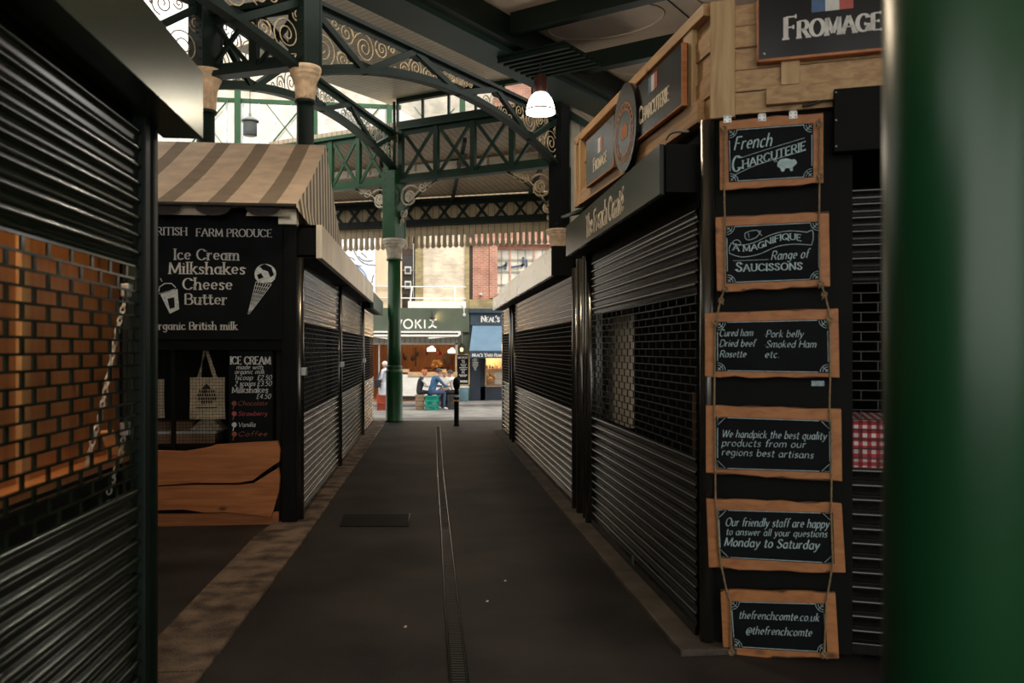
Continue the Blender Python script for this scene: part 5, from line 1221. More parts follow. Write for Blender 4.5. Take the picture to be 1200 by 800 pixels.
struct(mb.build('ceiling_canopy', 'ceiling_boards'))
mb = MB(); c0 = lerp(Vector(P[0]), Vector(P[3]), .5)-Vector((0, 0, .12)); c1 = lerp(Vector(P[1]), Vector(P[2]), .5)-Vector((0, 0, .12)); mb.bar(c0, c1, .16, .18)
tag(mb.build('tie_beam', 'cream_boards'), 'buff tie beam under the boarded street canopy', 'beam', None, 'thing')
for i, t in enumerate((.12, .34, .56, .78)):
    p0 = lerp(Vector(P[0]), Vector(P[1]), t); p1 = lerp(Vector(P[3]), Vector(P[2]), t)
    mb = MB(); mb.bar(p0+Vector((0, 0, -.55)), p1+Vector((0, 0, -.1)), .08, .12); mb.bar(lerp(p0, p1, .5)+Vector((0, 0, -.1)), p0+Vector((0, 0, -.9)), .07, .08)
    tag(mb.build('canopy_strut', 'dark_green_paint'), ['dark sloping strut at the far left end of the street canopy', 'dark sloping strut of the street canopy, just left of the green column', 'dark sloping strut of the street canopy behind the middle of the lattice girder', 'dark sloping strut at the right end of the street canopy'][i], 'strut', 'struts of the street canopy')
# scalloped valance boards at the street edge: upper boarding plus pointed boards with slots
va = thing('scalloped_valance', 'buff boarded valance with pointed scalloped ends along the street edge of the canopy', 'valance', (V0.x, V0.y, 4.6), None, 'thing')
mb = MB(T0); mb.box(-1.5, -.155, 4.92, LL+.8, -.105, 6.1); mb.build('boarding', 'valance_boards', va)
mb = MB(T0); a_ = -1.5; bw = .172
while a_ < LL+.6:
    w = bw; z = 4.92
    mb.prism([(a_+.035, z), (a_+.035, z-.20), (a_+.012, z-.235), (a_+.035, z-.255), (a_+.004, z-.29), (a_+w*.5-.035, z-.345), (a_+w*.5, z-.365), (a_+w*.5+.035, z-.345), (a_+w-.004, z-.29), (a_+w-.035, z-.255), (a_+w-.012, z-.235), (a_+w-.035, z-.20), (a_+w-.035, z)], -.15, -.118)
    a_ += bw
mb.build('scalloped_boards', 'valance_boards', va)
# clerestory glazing over the lattice girder and the glazed screen to the left
def glazing(idx, P0, P1, z0, z1, n, mf, mm):
    T, L = plane_frame(P0, P1)
    r = thing('window_%d' % idx, None, None, (P0[0], P0[1], z0)); r['kind'] = 'structure'
    mb = MB(T); 
    for z in (z0, z1): mb.box(0, -.06, z-.05, L, .06, z+.05)
    mb.build('window_frame', mf, r)
    mb = MB(T)
    for i in range(n+1): mb.box(L*i/n-.022, -.03, z0, L*i/n+.022, .03, z1)
    mb.build('window_mullion', mm, r)
    mb = MB(T); mb.box(0, -.004, z0, L, .004, z1); mb.build('window_pane', 'clear_glass', r)
    return r
glazing(1, M_+d_*.1, R_+d_*1.5, 6.95, 7.5, 8, 'iron_green', 'iron_green')
GA = atD(235, 130, 22.5); GB = atD(470, 130, 23.5)
mat('blue_white', (.62, .66, .74), .5)
glazing(2, (GA.x-4, GA.y), (GB.x, GB.y), 7.0, 8.35, 22, 'bright_green', 'blue_white')
T, L = plane_frame((GA.x-4, GA.y), (GB.x, GB.y))
for i in range(4):
    a_ = 3.6+i*2.0; mb = MB(T); mb.bar((a_, .12, 6.95), (a_+1.1, .12, 8.35), .035, .035, (0, 1, 0)); mb.bar((a_+1.1, .12, 6.95), (a_, .12, 8.35), .02, .02, (0, 1, 0)); mb.box(a_+1.25, .05, 6.6, a_+1.4, .2, 9.2)
    tag(mb.build('screen_brace', 'bright_green'), 'bright green crossed ties of the glazed screen, %s' % ['furthest left', 'above the middle of the tent roof', 'beside the capped column', 'close to the arched girder'][i], 'brace', 'ties of the glazed screen')
# cream clad gable wall right of the post
mb = MB(); c0 = atD(664, 200, 18.6); c1 = atD(716, 200, 18.2)
T, L = plane_frame((c0.x, c0.y), (c1.x, c1.y))
mb = MB(T); mb.prism([(0, 0), (L*2, 0), (L*2, 5.4), (0, 6.85)], -.1, 0); struct(mb.build('wall_gable', 'clad_cream'))
mb = MB(T); mb.bar((-.1, .02, 6.93), (L*2, .02, 5.48), .14, .12, (0, 1, 0)); struct(mb.build('trim_4', 'beam_green'))
mb = MB(); mb.tube([(x, y, z) for x, y, z in (atD(668, 196, 18.42), atD(668, 248, 18.42), atD(652, 262, 17.8))], .025, 7); tag(mb.build('downpipe', 'dark_green_paint'), 'dark downpipe on the cream clad wall beside the right post', 'pipe')
mb = MB(); mb.tube([atD(659, 254, 17.7), atD(686, 246, 7.95)], .03, 7); tag(mb.build('conduit', 'iron_green'), 'short green conduit between the right post and the timber sign box', 'pipe')
# pendant lamps
def pendant(label, p, s, ztop, on):
    if not on:
        r = thing('pendant_lamp', label, 'lamp', p); x, y, z = p
        mb = MB(); mb.lathe([(.14*s, z), (.15*s, z+.01*s), (.15*s, z+.30*s), (.155*s, z+.31*s)], (x, y, 0), 20); mb.build('lantern_body', 'grey_shade', r)
        mb = MB(); mb.lathe([(.19*s, z+.31*s), (.19*s, z+.34*s), (.10*s, z+.40*s), (.03*s, z+.42*s), (.03*s, z+.5*s)], (x, y, 0), 20); mb.build('lantern_lid', 'grey_shade', r)
        mb = MB(); mb.tube([(x, y, z+.48*s), (x, y, ztop)], .010, 6); mb.build('stem', 'lamp_black', r)
        return r
    r = thing('pendant_lamp', label, 'lamp', p)
    x, y, z = p
    mb = MB(); mb.lathe([(.205*s, z), (.21*s, z+.02*s), (.195*s, z+.10*s), (.165*s, z+.19*s), (.12*s, z+.26*s), (.085*s, z+.29*s)], (x, y, 0), 24); gs_ = mb.build('glass_shade', 'lamp_glow' if on else 'grey_shade', r)
    mb = MB(); mb.lathe([(.208*s, z+.035*s), (.213*s, z+.045*s), (.206*s, z+.055*s)], (x, y, 0), 24); mb.build('shade_band', 'steel_dark', gs_)
    mb = MB(); mb.lathe([(.09*s, z+.28*s), (.095*s, z+.31*s), (.09*s, z+.52*s), (.03*s, z+.56*s)], (x, y, 0), 16); mb.build('lamp_cap', 'lamp_brown', r)
    mb = MB(); mb.tube([(x, y, z+.54*s), (x, y, ztop)], .012, 6); mb.build('stem', 'lamp_black', r)
MATS['lamp_glow'] = emit('lamp_glow', (1.0, .93, .85), 5.0); mat('lamp_brown', (.09, .035, .025), .4); mat('grey_shade', (.2, .22, .21), .4)
lpP = atD(633.5, 133, 13.0)
pendant('lit white glass pendant lamp under the gutter beam, left of the timber sign box', tuple(lpP), 1.08, 6.25, True)
pl_ = bpy.data.lights.new('pendant_light', 'POINT'); pl_.energy = 70; pl_.color = (1, .86, .68); pl_.shadow_soft_size = .12
po = bpy.data.objects.new('pendant_light', pl_); po.location = lpP+Vector((0, 0, -.12)); C.objects.link(po)
pendant('added unseen pendant lamp lighting the stall lettering from high over the alley', (-.05, 7.0, 5.55), 1.08, 6.75, True)  # out-of-view lamp, added to brighten the stall lettering and shutters
p2_ = bpy.data.lights.new('added_alley_pendant_light', 'POINT'); p2_.energy = 150; p2_.color = (1, .80, .55); p2_.shadow_soft_size = .12
po2 = bpy.data.objects.new('added_alley_pendant_light', p2_); po2.location = (-.05, 7.0, 5.36); C.objects.link(po2)
pendant('unlit grey pendant lamp hanging above the tent roof by the glazed screen', tuple(atD(293, 159, 19)), 1.0, 7.6, False)
tr = thing('cable_tray', 'dark ridged cable tray across the gutter beam beside the lit pendant lamp', 'tray', (2, 14.5, 6.1))
mb = MB(); c0 = atD(597, 88, 13.4); c1 = atD(680, 100, 13.4)
for k in range(7):
    o_ = Vector((0, 0, 0))+pv*(.16*k)
    mb.bar(Vector((c0.x, c0.y, 6.13))+o_-pv*.3, Vector((c0.x, c0.y, 6.13))+o_-pv*.3+qv*1.25, .06, .07)
mb.build('ridge', 'dark_green_paint', tr)
mb = MB(); mb.bar(Vector((c0.x, c0.y, 6.185))-pv*.35+qv*.6, Vector((c0.x, c0.y, 6.185))+pv*.8+qv*.6, 1.2, .03); mb.build('tray_plate', 'dark_green_paint', tr)
# near green pillar at the right edge
pg = atD(1135, 400, 1.12)
nc = thing('green_pillar', 'glossy green round pillar filling the right edge, closest to the viewer', 'column', (pg.x, pg.y, 0), None, 'thing')
mb = MB(); mb.lathe([(.105, .30), (.1035, 3.2)], (pg.x, pg.y, 0), 48); mb.build('shaft', 'pillar_green', nc)
mb = MB(); mb.lathe([(.14, 0), (.14, .25), (.125, .28), (.11, .32)], (pg.x, pg.y, 0), 48); mb.build('base', 'pillar_green', nc)
mb = MB(); mb.lathe([(.105, 3.2), (.16, 3.35), (.16, 3.45), (.10, 3.5), (.10, 6.75)], (pg.x, pg.y, 0), 32); mb.build('head', 'pillar_green', nc)
# ================================================================== THE STREET BEYOND
YW = 33.5
TW = frame((0, YW, 0), (1, 0, 0), (0, -1, 0))
def fW(u, v, d=0.0):
    p = gY(u, v, YW-d); return (p.x, p.z)
def wbox(mb, u0, v0, u1, v1, d0, d1, dd=None):
    a0, h0 = fW(u0, v0, d1 if dd is None else dd); a1, h1 = fW(u1, v1, d1 if dd is None else dd)
    mb.box(min(a0, a1), d0, min(h0, h1), max(a0, a1), d1, max(h0, h1))
def wpart(name, m, parent, u0, v0, u1, v1, d0, d1, bevel=0):
    mb = MB(TW); wbox(mb, u0, v0, u1, v1, d0, d1); return mb.build(name, m, parent, bevel)
mat('shop_green', (.064, .082, .052), .6, 0, .12, 2); mat('shop_navy', (.011, .019, .032), .5, 0, .2, 3); mat('awning_blue', (.11, .185, .26), .85, 0, .1, 3)
mat('sign_blue', (.018, .036, .055), .6); mat('white_paint', (.75, .73, .68), .55, 0, .08, 3); mat('grey_planks', (.34, .33, .29), .7, 0, .2, 4)
mat('cream_render', (.66, .52, .36), .8, 0, .1, 2); mat('mural_white', (.74, .76, .78), .7); mat('mural_ink', (.06, .08, .12), .7); mat('mural_blue', (.12, .25, .48), .7)
mat('pink_frame', (.50, .28, .22), .6); mat('pane_pale', (.66, .62, .52), .25, 0, .35, 1.5); mat('pane_dark', (.05, .05, .05), .2)
mat('red_shade', (.5, .02, .015), .5); mat('warm_shelf', (.34, .16, .05), .6, 0, .35, 8); mat('dark_shelf', (.05, .03, .02), .6, 0, .3, 8)
mat('bin_blue', (.16, .30, .36), .5); mat('golden', (.55, .26, .06), .7, 0, .3, 14); mat('tan_card', (.5, .33, .18), .8, 0, .2, 8)
# upper facades: structure
mb = MB(TW); wbox(mb, 495.5, 365, 546, 150, -.9, -.5); struct(mb.build('wall_facade', 'pale_brick'))
mb = MB(TW); wbox(mb, 486.5, 365, 496, 150, -.9, -.46); struct(mb.build('wall_facade_strip', 'yellow_brick'))
mb = MB(TW); wbox(mb, 440.5, 365, 471, 150, -.9, -.44); struct(mb.build('wall_render', 'cream_render'))
mb = MB(TW); wbox(mb, 470, 365, 488, 150, -1.2, -.8); struct(mb.build('wall_recess', 'dark_shelf'))
mb = MB(TW); wbox(mb, 545, 365, 550, 150, -.9, -.40); struct(mb.build('wall_pier', 'yellow_brick'))
mb = MB(TW); wbox(mb, 549.5, 365, 554.5, 150, -.95, -.52); struct(mb.build('wall_pier_dark', 'dark_shelf'))
mb = MB(TW); wbox(mb, 554, 365, 580, 150, -.9, -.45); struct(mb.build('wall_brick_red', 'red_brick'))
mb = MB(TW); wbox(mb, 574, 349, 583, 150, -.9, -.38); struct(mb.build('wall_brick_pier', 'red_brick'))
mb = MB(TW); wbox(mb, 550, 363, 600, 351, -.9, -.36); struct(mb.build('trim_5', 'yellow_brick'))
mb = MB(TW); wbox(mb, 579, 365, 740, 352, -1.0, -.7); wbox(mb, 579, 292, 740, 100, -1.0, -.6); struct(mb.build('wall_brick_upper', 'red_brick'))
mb = MB(TW); a0, h0 = fW(150, 240, -4); a1, h1 = fW(640, 80, -4); mb.box(a0-5, -4.5, 0, a1+3, -4, 14.5); struct(mb.build('wall_backdrop', 'white_brick'))
mb = MB(TW); wbox(mb, 550, 285, 660, 280, -.9, -.3); struct(mb.build('trim_6', 'pink_frame'))
mb = MB(TW); wbox(mb, 380, 365, 440, 276, -.6, -.3)
mu = tag(mb.build('mural_panel', 'mural_white'), 'white painted panel with flowing dark ink lines above the left stall fascias', 'mural')
mb = MB(TW)
for px in ([(414, 292), (420, 303), (428, 309), (440, 311)], [(398, 292), (404, 300), (409, 306)], [(405, 300), (412, 302), (416, 305)], [(420, 300), (424, 304), (431, 306), (437, 305)], [(423, 296), (427, 299), (430, 302)], [(404, 306), (414, 310), (424, 312)], [(436, 330), (433, 333), (429, 336)], [(438, 322), (436, 328), (437, 331)]):
    line2(mb, [fW(u, v, -.29) for u, v in sm(px, 4)], .03, -.29)
mb.build('ink_line', 'mural_ink', mu)
mb = MB(TW); line2(mb, [fW(u, v, -.29) for u, v in sm([(417, 310), (425, 317), (429, 323), (430, 329)], 5)], .05, -.29); mb.build('blue_line', 'mural_blue', mu)
# recessed window with air units
w3 = thing('window_3', None, None, (0, YW, 4)); w3['kind'] = 'structure'
wpart('window_pane', 'pane_dark', w3, 472, 345, 486, 300, -.82, -.78)
mb = MB(TW); wbox(mb, 484, 348, 485, 285, -.8, -.7); wbox(mb, 472, 316, 486, 317, -.8, -.7); mb.build('window_frame', 'white_paint', w3)
for v0, wh in ((321, 'upper'), (338, 'lower')):
    a = thing('air_conditioner', 'white air conditioning unit in the dark recess beside the green column, %s of the pair' % wh, 'air conditioner', (0, YW, 4))
    wpart('casing', 'white_plastic', a, 474, v0, 482, v0-9, -.78, -.5, .02); wpart('fan_grille', 'pane_dark', a, 475.5, v0-2, 480.5, v0-7, -.5, -.48)
w4 = thing('window_4', None, None, (3, YW, 4)); w4['kind'] = 'structure'
wpart('window_pane', 'pane_pale', w4, 579, 352, 740, 292, -.75, -.7)
mb = MB(TW)
for u in (580, 598, 626, 655, 690): wbox(mb, u-.9, 352, u+.9, 290, -.72, -.62)
mb.build('window_frame', 'pink_frame', w4)
mb = MB(TW)
for u in (588, 607, 616, 636, 645): wbox(mb, u-.35, 352, u+.35, 290, -.71, -.66)
for v in (305, 319, 334): wbox(mb, 579, v+.35, 740, v-.35, -.71, -.66)
mb.build('window_bar', 'grey_planks', w4)
mb = MB(TW)
for px, w_ in (([(580, 308), (580, 322)], .06), ([(580, 313.5), (588, 313), (593, 310)], .09), ([(593.5, 307), (592, 316)], .10), ([(599, 313), (607, 312), (613, 310.5)], .08), ([(613, 301), (613.5, 311)], .10), ([(617, 304), (617.5, 313)], .07), ([(613, 309), (611, 313)], .07)):
    line2(mb, [fW(u, v, -.6) for u, v in px], w_, -.6)
gr = tag(mb.build('graffiti', 'mural_ink'), 'black painted strokes across the pale upper windows', 'graffiti')
# rooftop railing over the green shop
rl = thing('roof_railing', 'white tube railing along the parapet above the green shop', 'railing', fW(505, 358, .0)[:1]+(YW, 3.3))
mb = MB(TW)
for v in (335.5, 349): a0, h = fW(440, v, -.3); a1, _ = fW(546, v, -.3); mb.tube([(a0, -.3, h), (a1, -.3, h)], .028, 6)
mb.build('rail', 'white_paint', rl)
for u, u2 in ((483, 480), (533, 533), (461, 461)):
    mb = MB(TW); a0, h0 = fW(u2, 360, -.3); a1, h1 = fW(u, 335, -.3); mb.tube([(a0, -.3, h0), (a1, -.3, h1)], .035, 6); mb.build('post', 'white_paint', rl)
mb = MB(TW); wbox(mb, 478, 362, 546, 353, -.5, -.1); struct(mb.build('trim_7', 'white_paint'))
# green noodle shop
sh = thing('green_shop', 'green fronted food shop with white lettering and an open serving counter', 'shop', (fW(495, 470)[0], YW, -.32))
mb = MB(TW); wbox(mb, 405, 389, 550, 361, -.5, .12); gf_ = mb.build('fascia', 'shop_green', sh, .01)
mb = MB(TW); h0 = fW(468, 384.5, .125)[1]; hc = fW(468, 374.3, .125)[1]-h0
def fw(s, u0, u1, hh, **kw): lettering(mb, s, fW(u0, 380, .125)[0], fW(u1, 380, .125)[0], h0, hh, .125, **kw)
fw('W', 457.5, 471, hc, thick=.17, thin=.17, serif=False); fw('O', 473, 483.5, hc, thick=.17, thin=.17, serif=False); fw('K', 486.5, 494, hc, thick=.17, thin=.17, serif=False); fw('I', 497, 498.5, hc, thick=.17, thin=.17, serif=False)
def wl(px, w_, dd=.125): line2(mb, [fW(u, v, dd) for u, v in sm(px, 4)], w_, dd)
wl([(502, 384), (505.5, 382), (507, 378.5), (508, 374)], .06); wl([(507, 378.5), (508, 382), (511.5, 383.6)], .06); wl([(503.5, 374.6), (507, 375.4), (511.5, 374.2)], .05)
mb.build('lettering', 'white_paint', gf_)
hd = fW(506.5, 372, .13); mb = MB(TW); mb.ball((hd[0], .16, hd[1]), .075, .05, .075); mb.build('spot_lamp', 'lamp_black', gf_)
mb = MB(TW); mb.tube([(hd[0], .16, hd[1]), (hd[0]-.02, .4, hd[1]+.25), (hd[0], .12, hd[1]+.3)], .015, 5); mb.build('spot_arm', 'lamp_black', gf_)
sp = bpy.data.lights.new('fascia_spot', 'SPOT'); sp.energy = 14; sp.color = (1, .6, .28); sp.spot_size = 1.5; sp.spot_blend = .8
so2 = bpy.data.objects.new('fascia_spot', sp); so2.location = (hd[0]+.06, YW-.34, hd[1]+.03); so2.rotation_euler = (PI/2+.05, 0, -.85); C.objects.link(so2)
wpart('awning_cassette', 'white_paint', sh, 405, 392.5, 540, 388, .1, .36, .02)
wpart('awning_slot', 'lamp_black', sh, 405, 391.6, 537, 389.9, .36, .37)
wpart('awning_bar', 'white_paint', sh, 405, 394.2, 538, 392.4, .2, .42, .01)
mb = MB(TW); a0, h0 = fW(502, 396, .4); a1, h1 = fW(530, 394.2, .4); mb.bar((a0, .4, h0), (a1, .3, h1), .06, .05); a0, h0 = fW(455, 396.5, .4); a1, h1 = fW(440, 394.5, .4); mb.bar((a0, .4, h0), (a1, .3, h1), .06, .05); mb.build('awning_arm', 'white_paint', sh)
mb = MB(TW); wbox(mb, 405, 402, 536, 394, -.02, .02); mb.build('plank_panel', 'grey_planks', sh)
mb = MB(TW)
for u in range(444, 536, 6): wbox(mb, u, 402, u+.5, 394.5, .02, .026)
mb.build('plank_joint', 'dark_shelf', sh)
mb = MB(TW); wbox(mb, 405, 403.5, 537, 402, -.05, .06); wbox(mb, 533.5, 446, 536.5, 402, -.05, .06); wbox(mb, 443.4, 470, 445, 402, -.05, .03); mb.build('window_surround', 'grey_planks', sh)
mb = MB(TW); wbox(mb, 536, 470, 551, 362, -.5, .0); mb.build('side_pier', 'shop_green', sh)
mb = MB(TW); wbox(mb, 462, 464, 536, 438.5, -.1, .05); mb.build('counter_front', 'white_paint', sh)
mb = MB(TW)
for v in range(442, 464, 3): wbox(mb, 463, v+.25, 536, v, .05, .056)
mb.build('counter_groove', 'grey_planks', sh)
wpart('counter_top', 'tan_card', sh, 478, 441, 536, 436, -.5, .10, .01)
wpart('counter_plinth', 'lamp_black', sh, 462, 468, 536, 464.5, -.1, .0)
mb = MB(TW); wbox(mb, 405, 471, 445, 402, -4.2, -4.1)
X0, X1 = fW(405, 400)[0], fW(536, 400)[0]; zf, zc_ = -.32, fW(500, 399)[1]
mb = MB(TW); mb.box(X0, -3.6, zf, X1, -3.5, zc_); mb.box(X1, -3.6, zf, X1+.05, -.05, zc_); mb.box(X0-.05, -3.6, zf, X0, -.05, zc_); mb.box(X0, -3.6, zc_, X1, -.05, zc_+.05); mb.box(X0, -3.6, zf-.03, X1, -.1, zf)
mb.build('interior', 'shop_ply', sh)
mb = MB(TW)
for u, v, w_, h_ in ((508, 431, 22, 1.5), (524, 420, 8, 12), (517, 432, 20, 5), (487, 418, 2, 22), (500, 412, 3, 8)):
    wbox(mb, u-w_/2, v+h_/2, u+w_/2, v-h_/2, -3.0, -2.7)
mb.build('back_shelf', 'dark_shelf', sh)
mb = MB(TW)
for u, v, w_, h_ in ((473, 417, .8, 3), (483.5, 419.5, 1.5, 2.5), (489, 414.5, 1.3, 2.2), (475, 420, 1.2, 2)): a_, h0 = fW(u, v, -2.4); mb.ball((a_, -2.4, h0), w_*.06, .08, h_*.05, 10, 6)
mb.build('wall_lamp', 'lamp_black', sh)
for i, (u, v, m, wd, lab) in enumerate(((505.5, 410, 'cloud_white', 5.2, 'white cloud shaped lamp hanging in the food shop, left of the red shade'), (529.5, 412, 'cloud_white', 4.6, 'white cloud shaped lamp hanging in the food shop beside the chalk menu'), (515, 414, 'red_shade', 3.6, 'red pendant shade hanging in the food shop between the white cloud lamps'))):
    if i == 0: MATS['cloud_white'] = emit('cloud_white', (1, .88, .7), 1.6)
    a_, h0 = fW(u, v, -.8); r = thing('ceiling_lamp', lab, 'lamp', (a_, YW+.8, h0)); w_ = wd*.034
    mb = MB(TW)
    if m == 'red_shade': 
        mb.T = Matrix.Translation((a_, YW+.8, h0)); mb.lathe([(w_, -.06), (w_*.8, .02), (w_*.3, .09), (.02, .11)], n=18)
    else:
        mb.box(a_-w_, -.83, h0-.06, a_+w_, -.77, h0)
        for dx, dz, rr in ((-.55, .03, .5), (.1, .09, .55), (.6, .02, .42), (-.1, .02, .5)): mb.ball((a_+dx*w_, -.8, h0+dz), rr*w_, .05, rr*w_*.9, 12, 8)
    mb.build('shade', m, r)
    mb = MB(TW); mb.tube([(a_, -.8, h0+.08), (a_, -.8, zc_)], .008, 5); mb.build('flex', 'lamp_black', r)
for u, v, e in ((470, 405, 14), (495, 407, 12), (522, 408, 22)):
    l = bpy.data.lights.new('shop_light', 'POINT'); l.energy = e; l.color = (1, .68, .36); l.shadow_soft_size = .15
    o = bpy.data.objects.new('shop_light', l); p = fW(u, v, -1.6); o.location = (p[0], YW+1.6, p[1]); C.objects.link(o)
for i, (u, v, w_, h_, m, lab) in enumerate(((475, 433, 4.5, 3, 'tan_card', 'brown box at the left end of the food counter'), (497.5, 433.5, 3, 2.5, 'tan_card', 'small tan box in the middle of the food counter'), (519.5, 429, 3.4, 3, 'tan_card', 'tan box on the food counter beneath the chalk menu side'))):
    a_, h0 = fW(u, 436, -.3); mb = MB(TW); hh = h_*.036; mb.box(a_-w_*.034, -.45, h0, a_+w_*.034, -.1, h0+hh); mb.box(a_-w_*.036, -.46, h0+hh, a_+w_*.036, -.09, h0+hh*1.15)
    tag(mb.build('food_box', m, bevel=.01), lab, 'box')
a_, h0 = fW(512.5, 430, -.9); mb = MB(TW)
for k_ in range(26): mb.ball((a_+rng.uniform(-.2, .2), -.9+rng.uniform(-.12, .12), h0+rng.uniform(0, .24)*(1)), .075, .07, .065, 9, 6)
tag(mb.build('bread_heap', 'golden'), 'heap of golden loaves on the back of the food counter', 'bread', None, 'stuff')
mb = MB(TW); wbox(mb, 500, 439, 525, 436.2, -1.2, -.62); wbox(mb, 500, 466, 525, 436.2, -1.2, -1.1); tag(mb.build('back_counter', 'warm_shelf'), 'brown back counter inside the food shop carrying the golden loaves', 'counter')
# wall lamp and conduit
wp = thing('wall_lantern', 'black wall lantern with an amber glow on the pier between the two shops', 'lamp', fW(541, 412, .1)[:1]+(YW-.1, 1.6))
MATS['amber'] = emit('amber', (1, .5, .16), 5)
mb = MB(TW); a_, h0 = fW(541, 409.5, .15); mb.ball((a_, .15, h0), .06, .06, .08); mb.build('bulb', 'amber', wp)
mb = MB(TW)
for sx in (-.1, .1):
    for sd_ in (.05, .25): mb.box(a_+sx-.012, sd_-.012, h0-.15, a_+sx+.012, sd_+.012, h0+.13)
mb.box(a_-.12, .03, h0+.13, a_+.12, .27, h0+.16); mb.box(a_-.06, .09, h0+.16, a_+.06, .21, h0+.24); mb.box(a_-.12, .03, h0-.18, a_+.12, .27, h0-.15); mb.box(a_-.03, 0, h0+.14, a_+.03, .05, h0+.2); mb.build('lantern_frame', 'lamp_black', wp)
mb = MB(TW); a_, h0 = fW(541.5, 404, .04); _, h1 = fW(541.5, 362, .04); mb.tube([(a_, .04, h0), (a_, .04, h1), (a_+.02, .06, h1+.2)], .022, 6); tag(mb.build('conduit', 'white_plastic'), 'grey conduit running down to the wall lantern', 'pipe')
mb = MB(TW); a_, h0 = fW(544, 369, .14); mb.ball((a_, .14, h0), .06, .06, .08); mb.tube([(a_, .14, h0), (a_-.01, .1, h0+.3), (a_-.12, .0, h0+.38)], .03, 6); tag(mb.build('security_camera', 'white_plastic'), 'white camera on a bracket above the pier between the two shops', 'camera')
mb = MB(TW); a_, h0 = fW(563.5, 345, -.35); mb.ball((a_, -.35, h0), .07, .09, .06); mb.box(a_-.03, -.46, h0-.03, a_+.03, -.35, h0+.03); tag(mb.build('flood_lamp', 'white_plastic'), 'small white lamp on the red brick wall', 'lamp')
# menu board
me_ = thing('street_menu', 'tall black menu in a timber frame between the two shops', 'menu board', fW(542, 452, .1)[:1]+(YW-.1, .4))
mb = MB(TW); wbox(mb, 535, 450.5, 549.5, 415.5, .01, .07); mbd = mb.build('board', 'board_black', me_)
mb = MB(TW)
for b in ((534, 452, 535.4, 414.5), (549, 452, 550.4, 414.5), (534, 416, 550.4, 414.5), (534, 452, 550.4, 450.4)): wbox(mb, *b[:2], *b[2:], .0, .09)
mb.build('timber_frame', 'tan_card', me_)
mb = MB(TW)
lettering(mb, 'WOKIX', fW(536.5, 419, .075)[0], fW(548, 419, .075)[0], fW(540, 420, .075)[1], .085, .075, thick=.2, thin=.12, serif=False)
for i, (v, w_) in enumerate(((422.5, 3), (424.5, 2), (427, 6), (429, 4), (431, 8), (433, 6), (435, 3), (437, 3), (439.5, 9), (441, 7))):
    a0, h0 = fW(542.5-w_/2, v, .075); a1, _ = fW(542.5+w_/2, v, .075); x_ = a0
    while x_ < a1: mb.flat([(x_, h0), (x_+.05, h0), (x_+.05, h0+.022), (x_, h0+.022)], .075); x_ += .065
lettering(mb, 'WOKIX', fW(539.5, 447, .075)[0], fW(548, 447, .075)[0], fW(540, 448, .075)[1], .08, .075, thick=.2, thin=.12, serif=False)
mb.build('lettering', 'white_paint', mbd)
# bin
bn = thing('waste_bin', 'pale blue round bin with a white liner standing under the tall menu', 'bin', (0, 0, 0))
c0 = gZ(543.5, 472.3, -.32); c0.y = 33.1; a_ = atD(543.5, 470, 33.1*.995).x; bn.location = (a_, 33.1, -.32)
mb = MB(); mb.lathe([(.13, -.32), (.17, -.30), (.205, .20), (.215, .21), (.215, .24), (.20, .24)], (a_, 33.1, 0), 20); mb.build('bin_body', 'bin_blue', bn)
mb = MB(); mb.lathe([(.218, .20), (.222, .25), (.2, .26), (.19, .18)], (a_, 33.1, 0), 20); mb.build('liner', 'white_plastic', bn)
# navy apothecary shop
ns = thing('navy_shop', 'navy fronted shop with a pale blue awning and lit yellow window', 'shop', (fW(575, 470)[0], YW, -.32))
mb = MB(TW); wbox(mb, 551, 379, 700, 366, -.5, .10); wbox(mb, 550, 366.5, 700, 362, -.5, .22); wbox(mb, 551, 381, 700, 378.5, -.2, .16); nf_ = mb.build('fascia', 'sign_blue', ns, .01)
mb = MB(TW); h0 = fW(570, 377, .105)[1]; hc = fW(570, 370, .105)[1]-h0
lettering(mb, "Neal's Yard", fW(564, 377, .105)[0], fW(606, 377, .105)[0], h0, hc, .105, thick=.2, thin=.08, caps=True, track=.1)
mb.build('lettering', 'white_paint', nf_)
wpart('pilaster', 'shop_navy', ns, 551, 470, 563, 380, -.3, .06)
mb = MB(TW)
for v in range(444, 469, 3): wbox(mb, 551, v+.3, 563, v, .06, .075)
mb.build('pilaster_groove', 'sign_blue', ns)
mb = MB(TW)
for i, w_ in enumerate((3.5, 7, 4.5, 7.5, 6.5, 7, 6, 4, 3, 2)):
    v = 420.5+i*1.45; a0, h0 = fW(556.8-w_/2, v, .065); a1, _ = fW(556.8+w_/2, v, .065); mb.flat([(a0, h0), (a1, h0), (a1, h0+.02), (a0, h0+.02)], .065)
mb.build('painted_lines', 'white_paint', ns)
mb = MB(TW); wbox(mb, 563, 470, 700, 452.5, -.35, -.25); wbox(mb, 563, 470, 568.5, 415, -.35, -.25); wbox(mb, 563, 417, 700, 380, -.35, -.25); mb.build('shop_front', 'shop_navy', ns)
mb = MB(TW); wbox(mb, 568.5, 453, 700, 451.8, -.28, -.2); wbox(mb, 568.5, 453, 569.6, 419, -.28, -.2); wbox(mb, 600, 453, 601.5, 419, -.28, -.2); mb.build('window_surround', 'tan_card', ns)
mb = MB(TW); wbox(mb, 569, 452.5, 700, 418, -.3, -.295); mb.build('window_pane', 'clear_glass', ns)
a0, a1 = fW(567, 430, -.4)[0], fW(700, 430, -.4)[0]; z0, z1 = fW(570, 455)[1], fW(570, 412)[1]
mb = MB(TW); mb.box(a0, -1.3, z0, a1, -1.25, z1); mb.box(a0-.05, -1.3, z0, a0, -.36, z1); mb.box(a0, -1.3, z1, a1, -.36, z1+.05); mb.box(a0, -1.3, z0-.05, a1, -.36, z0); mb.build('interior', 'cream_render', ns)
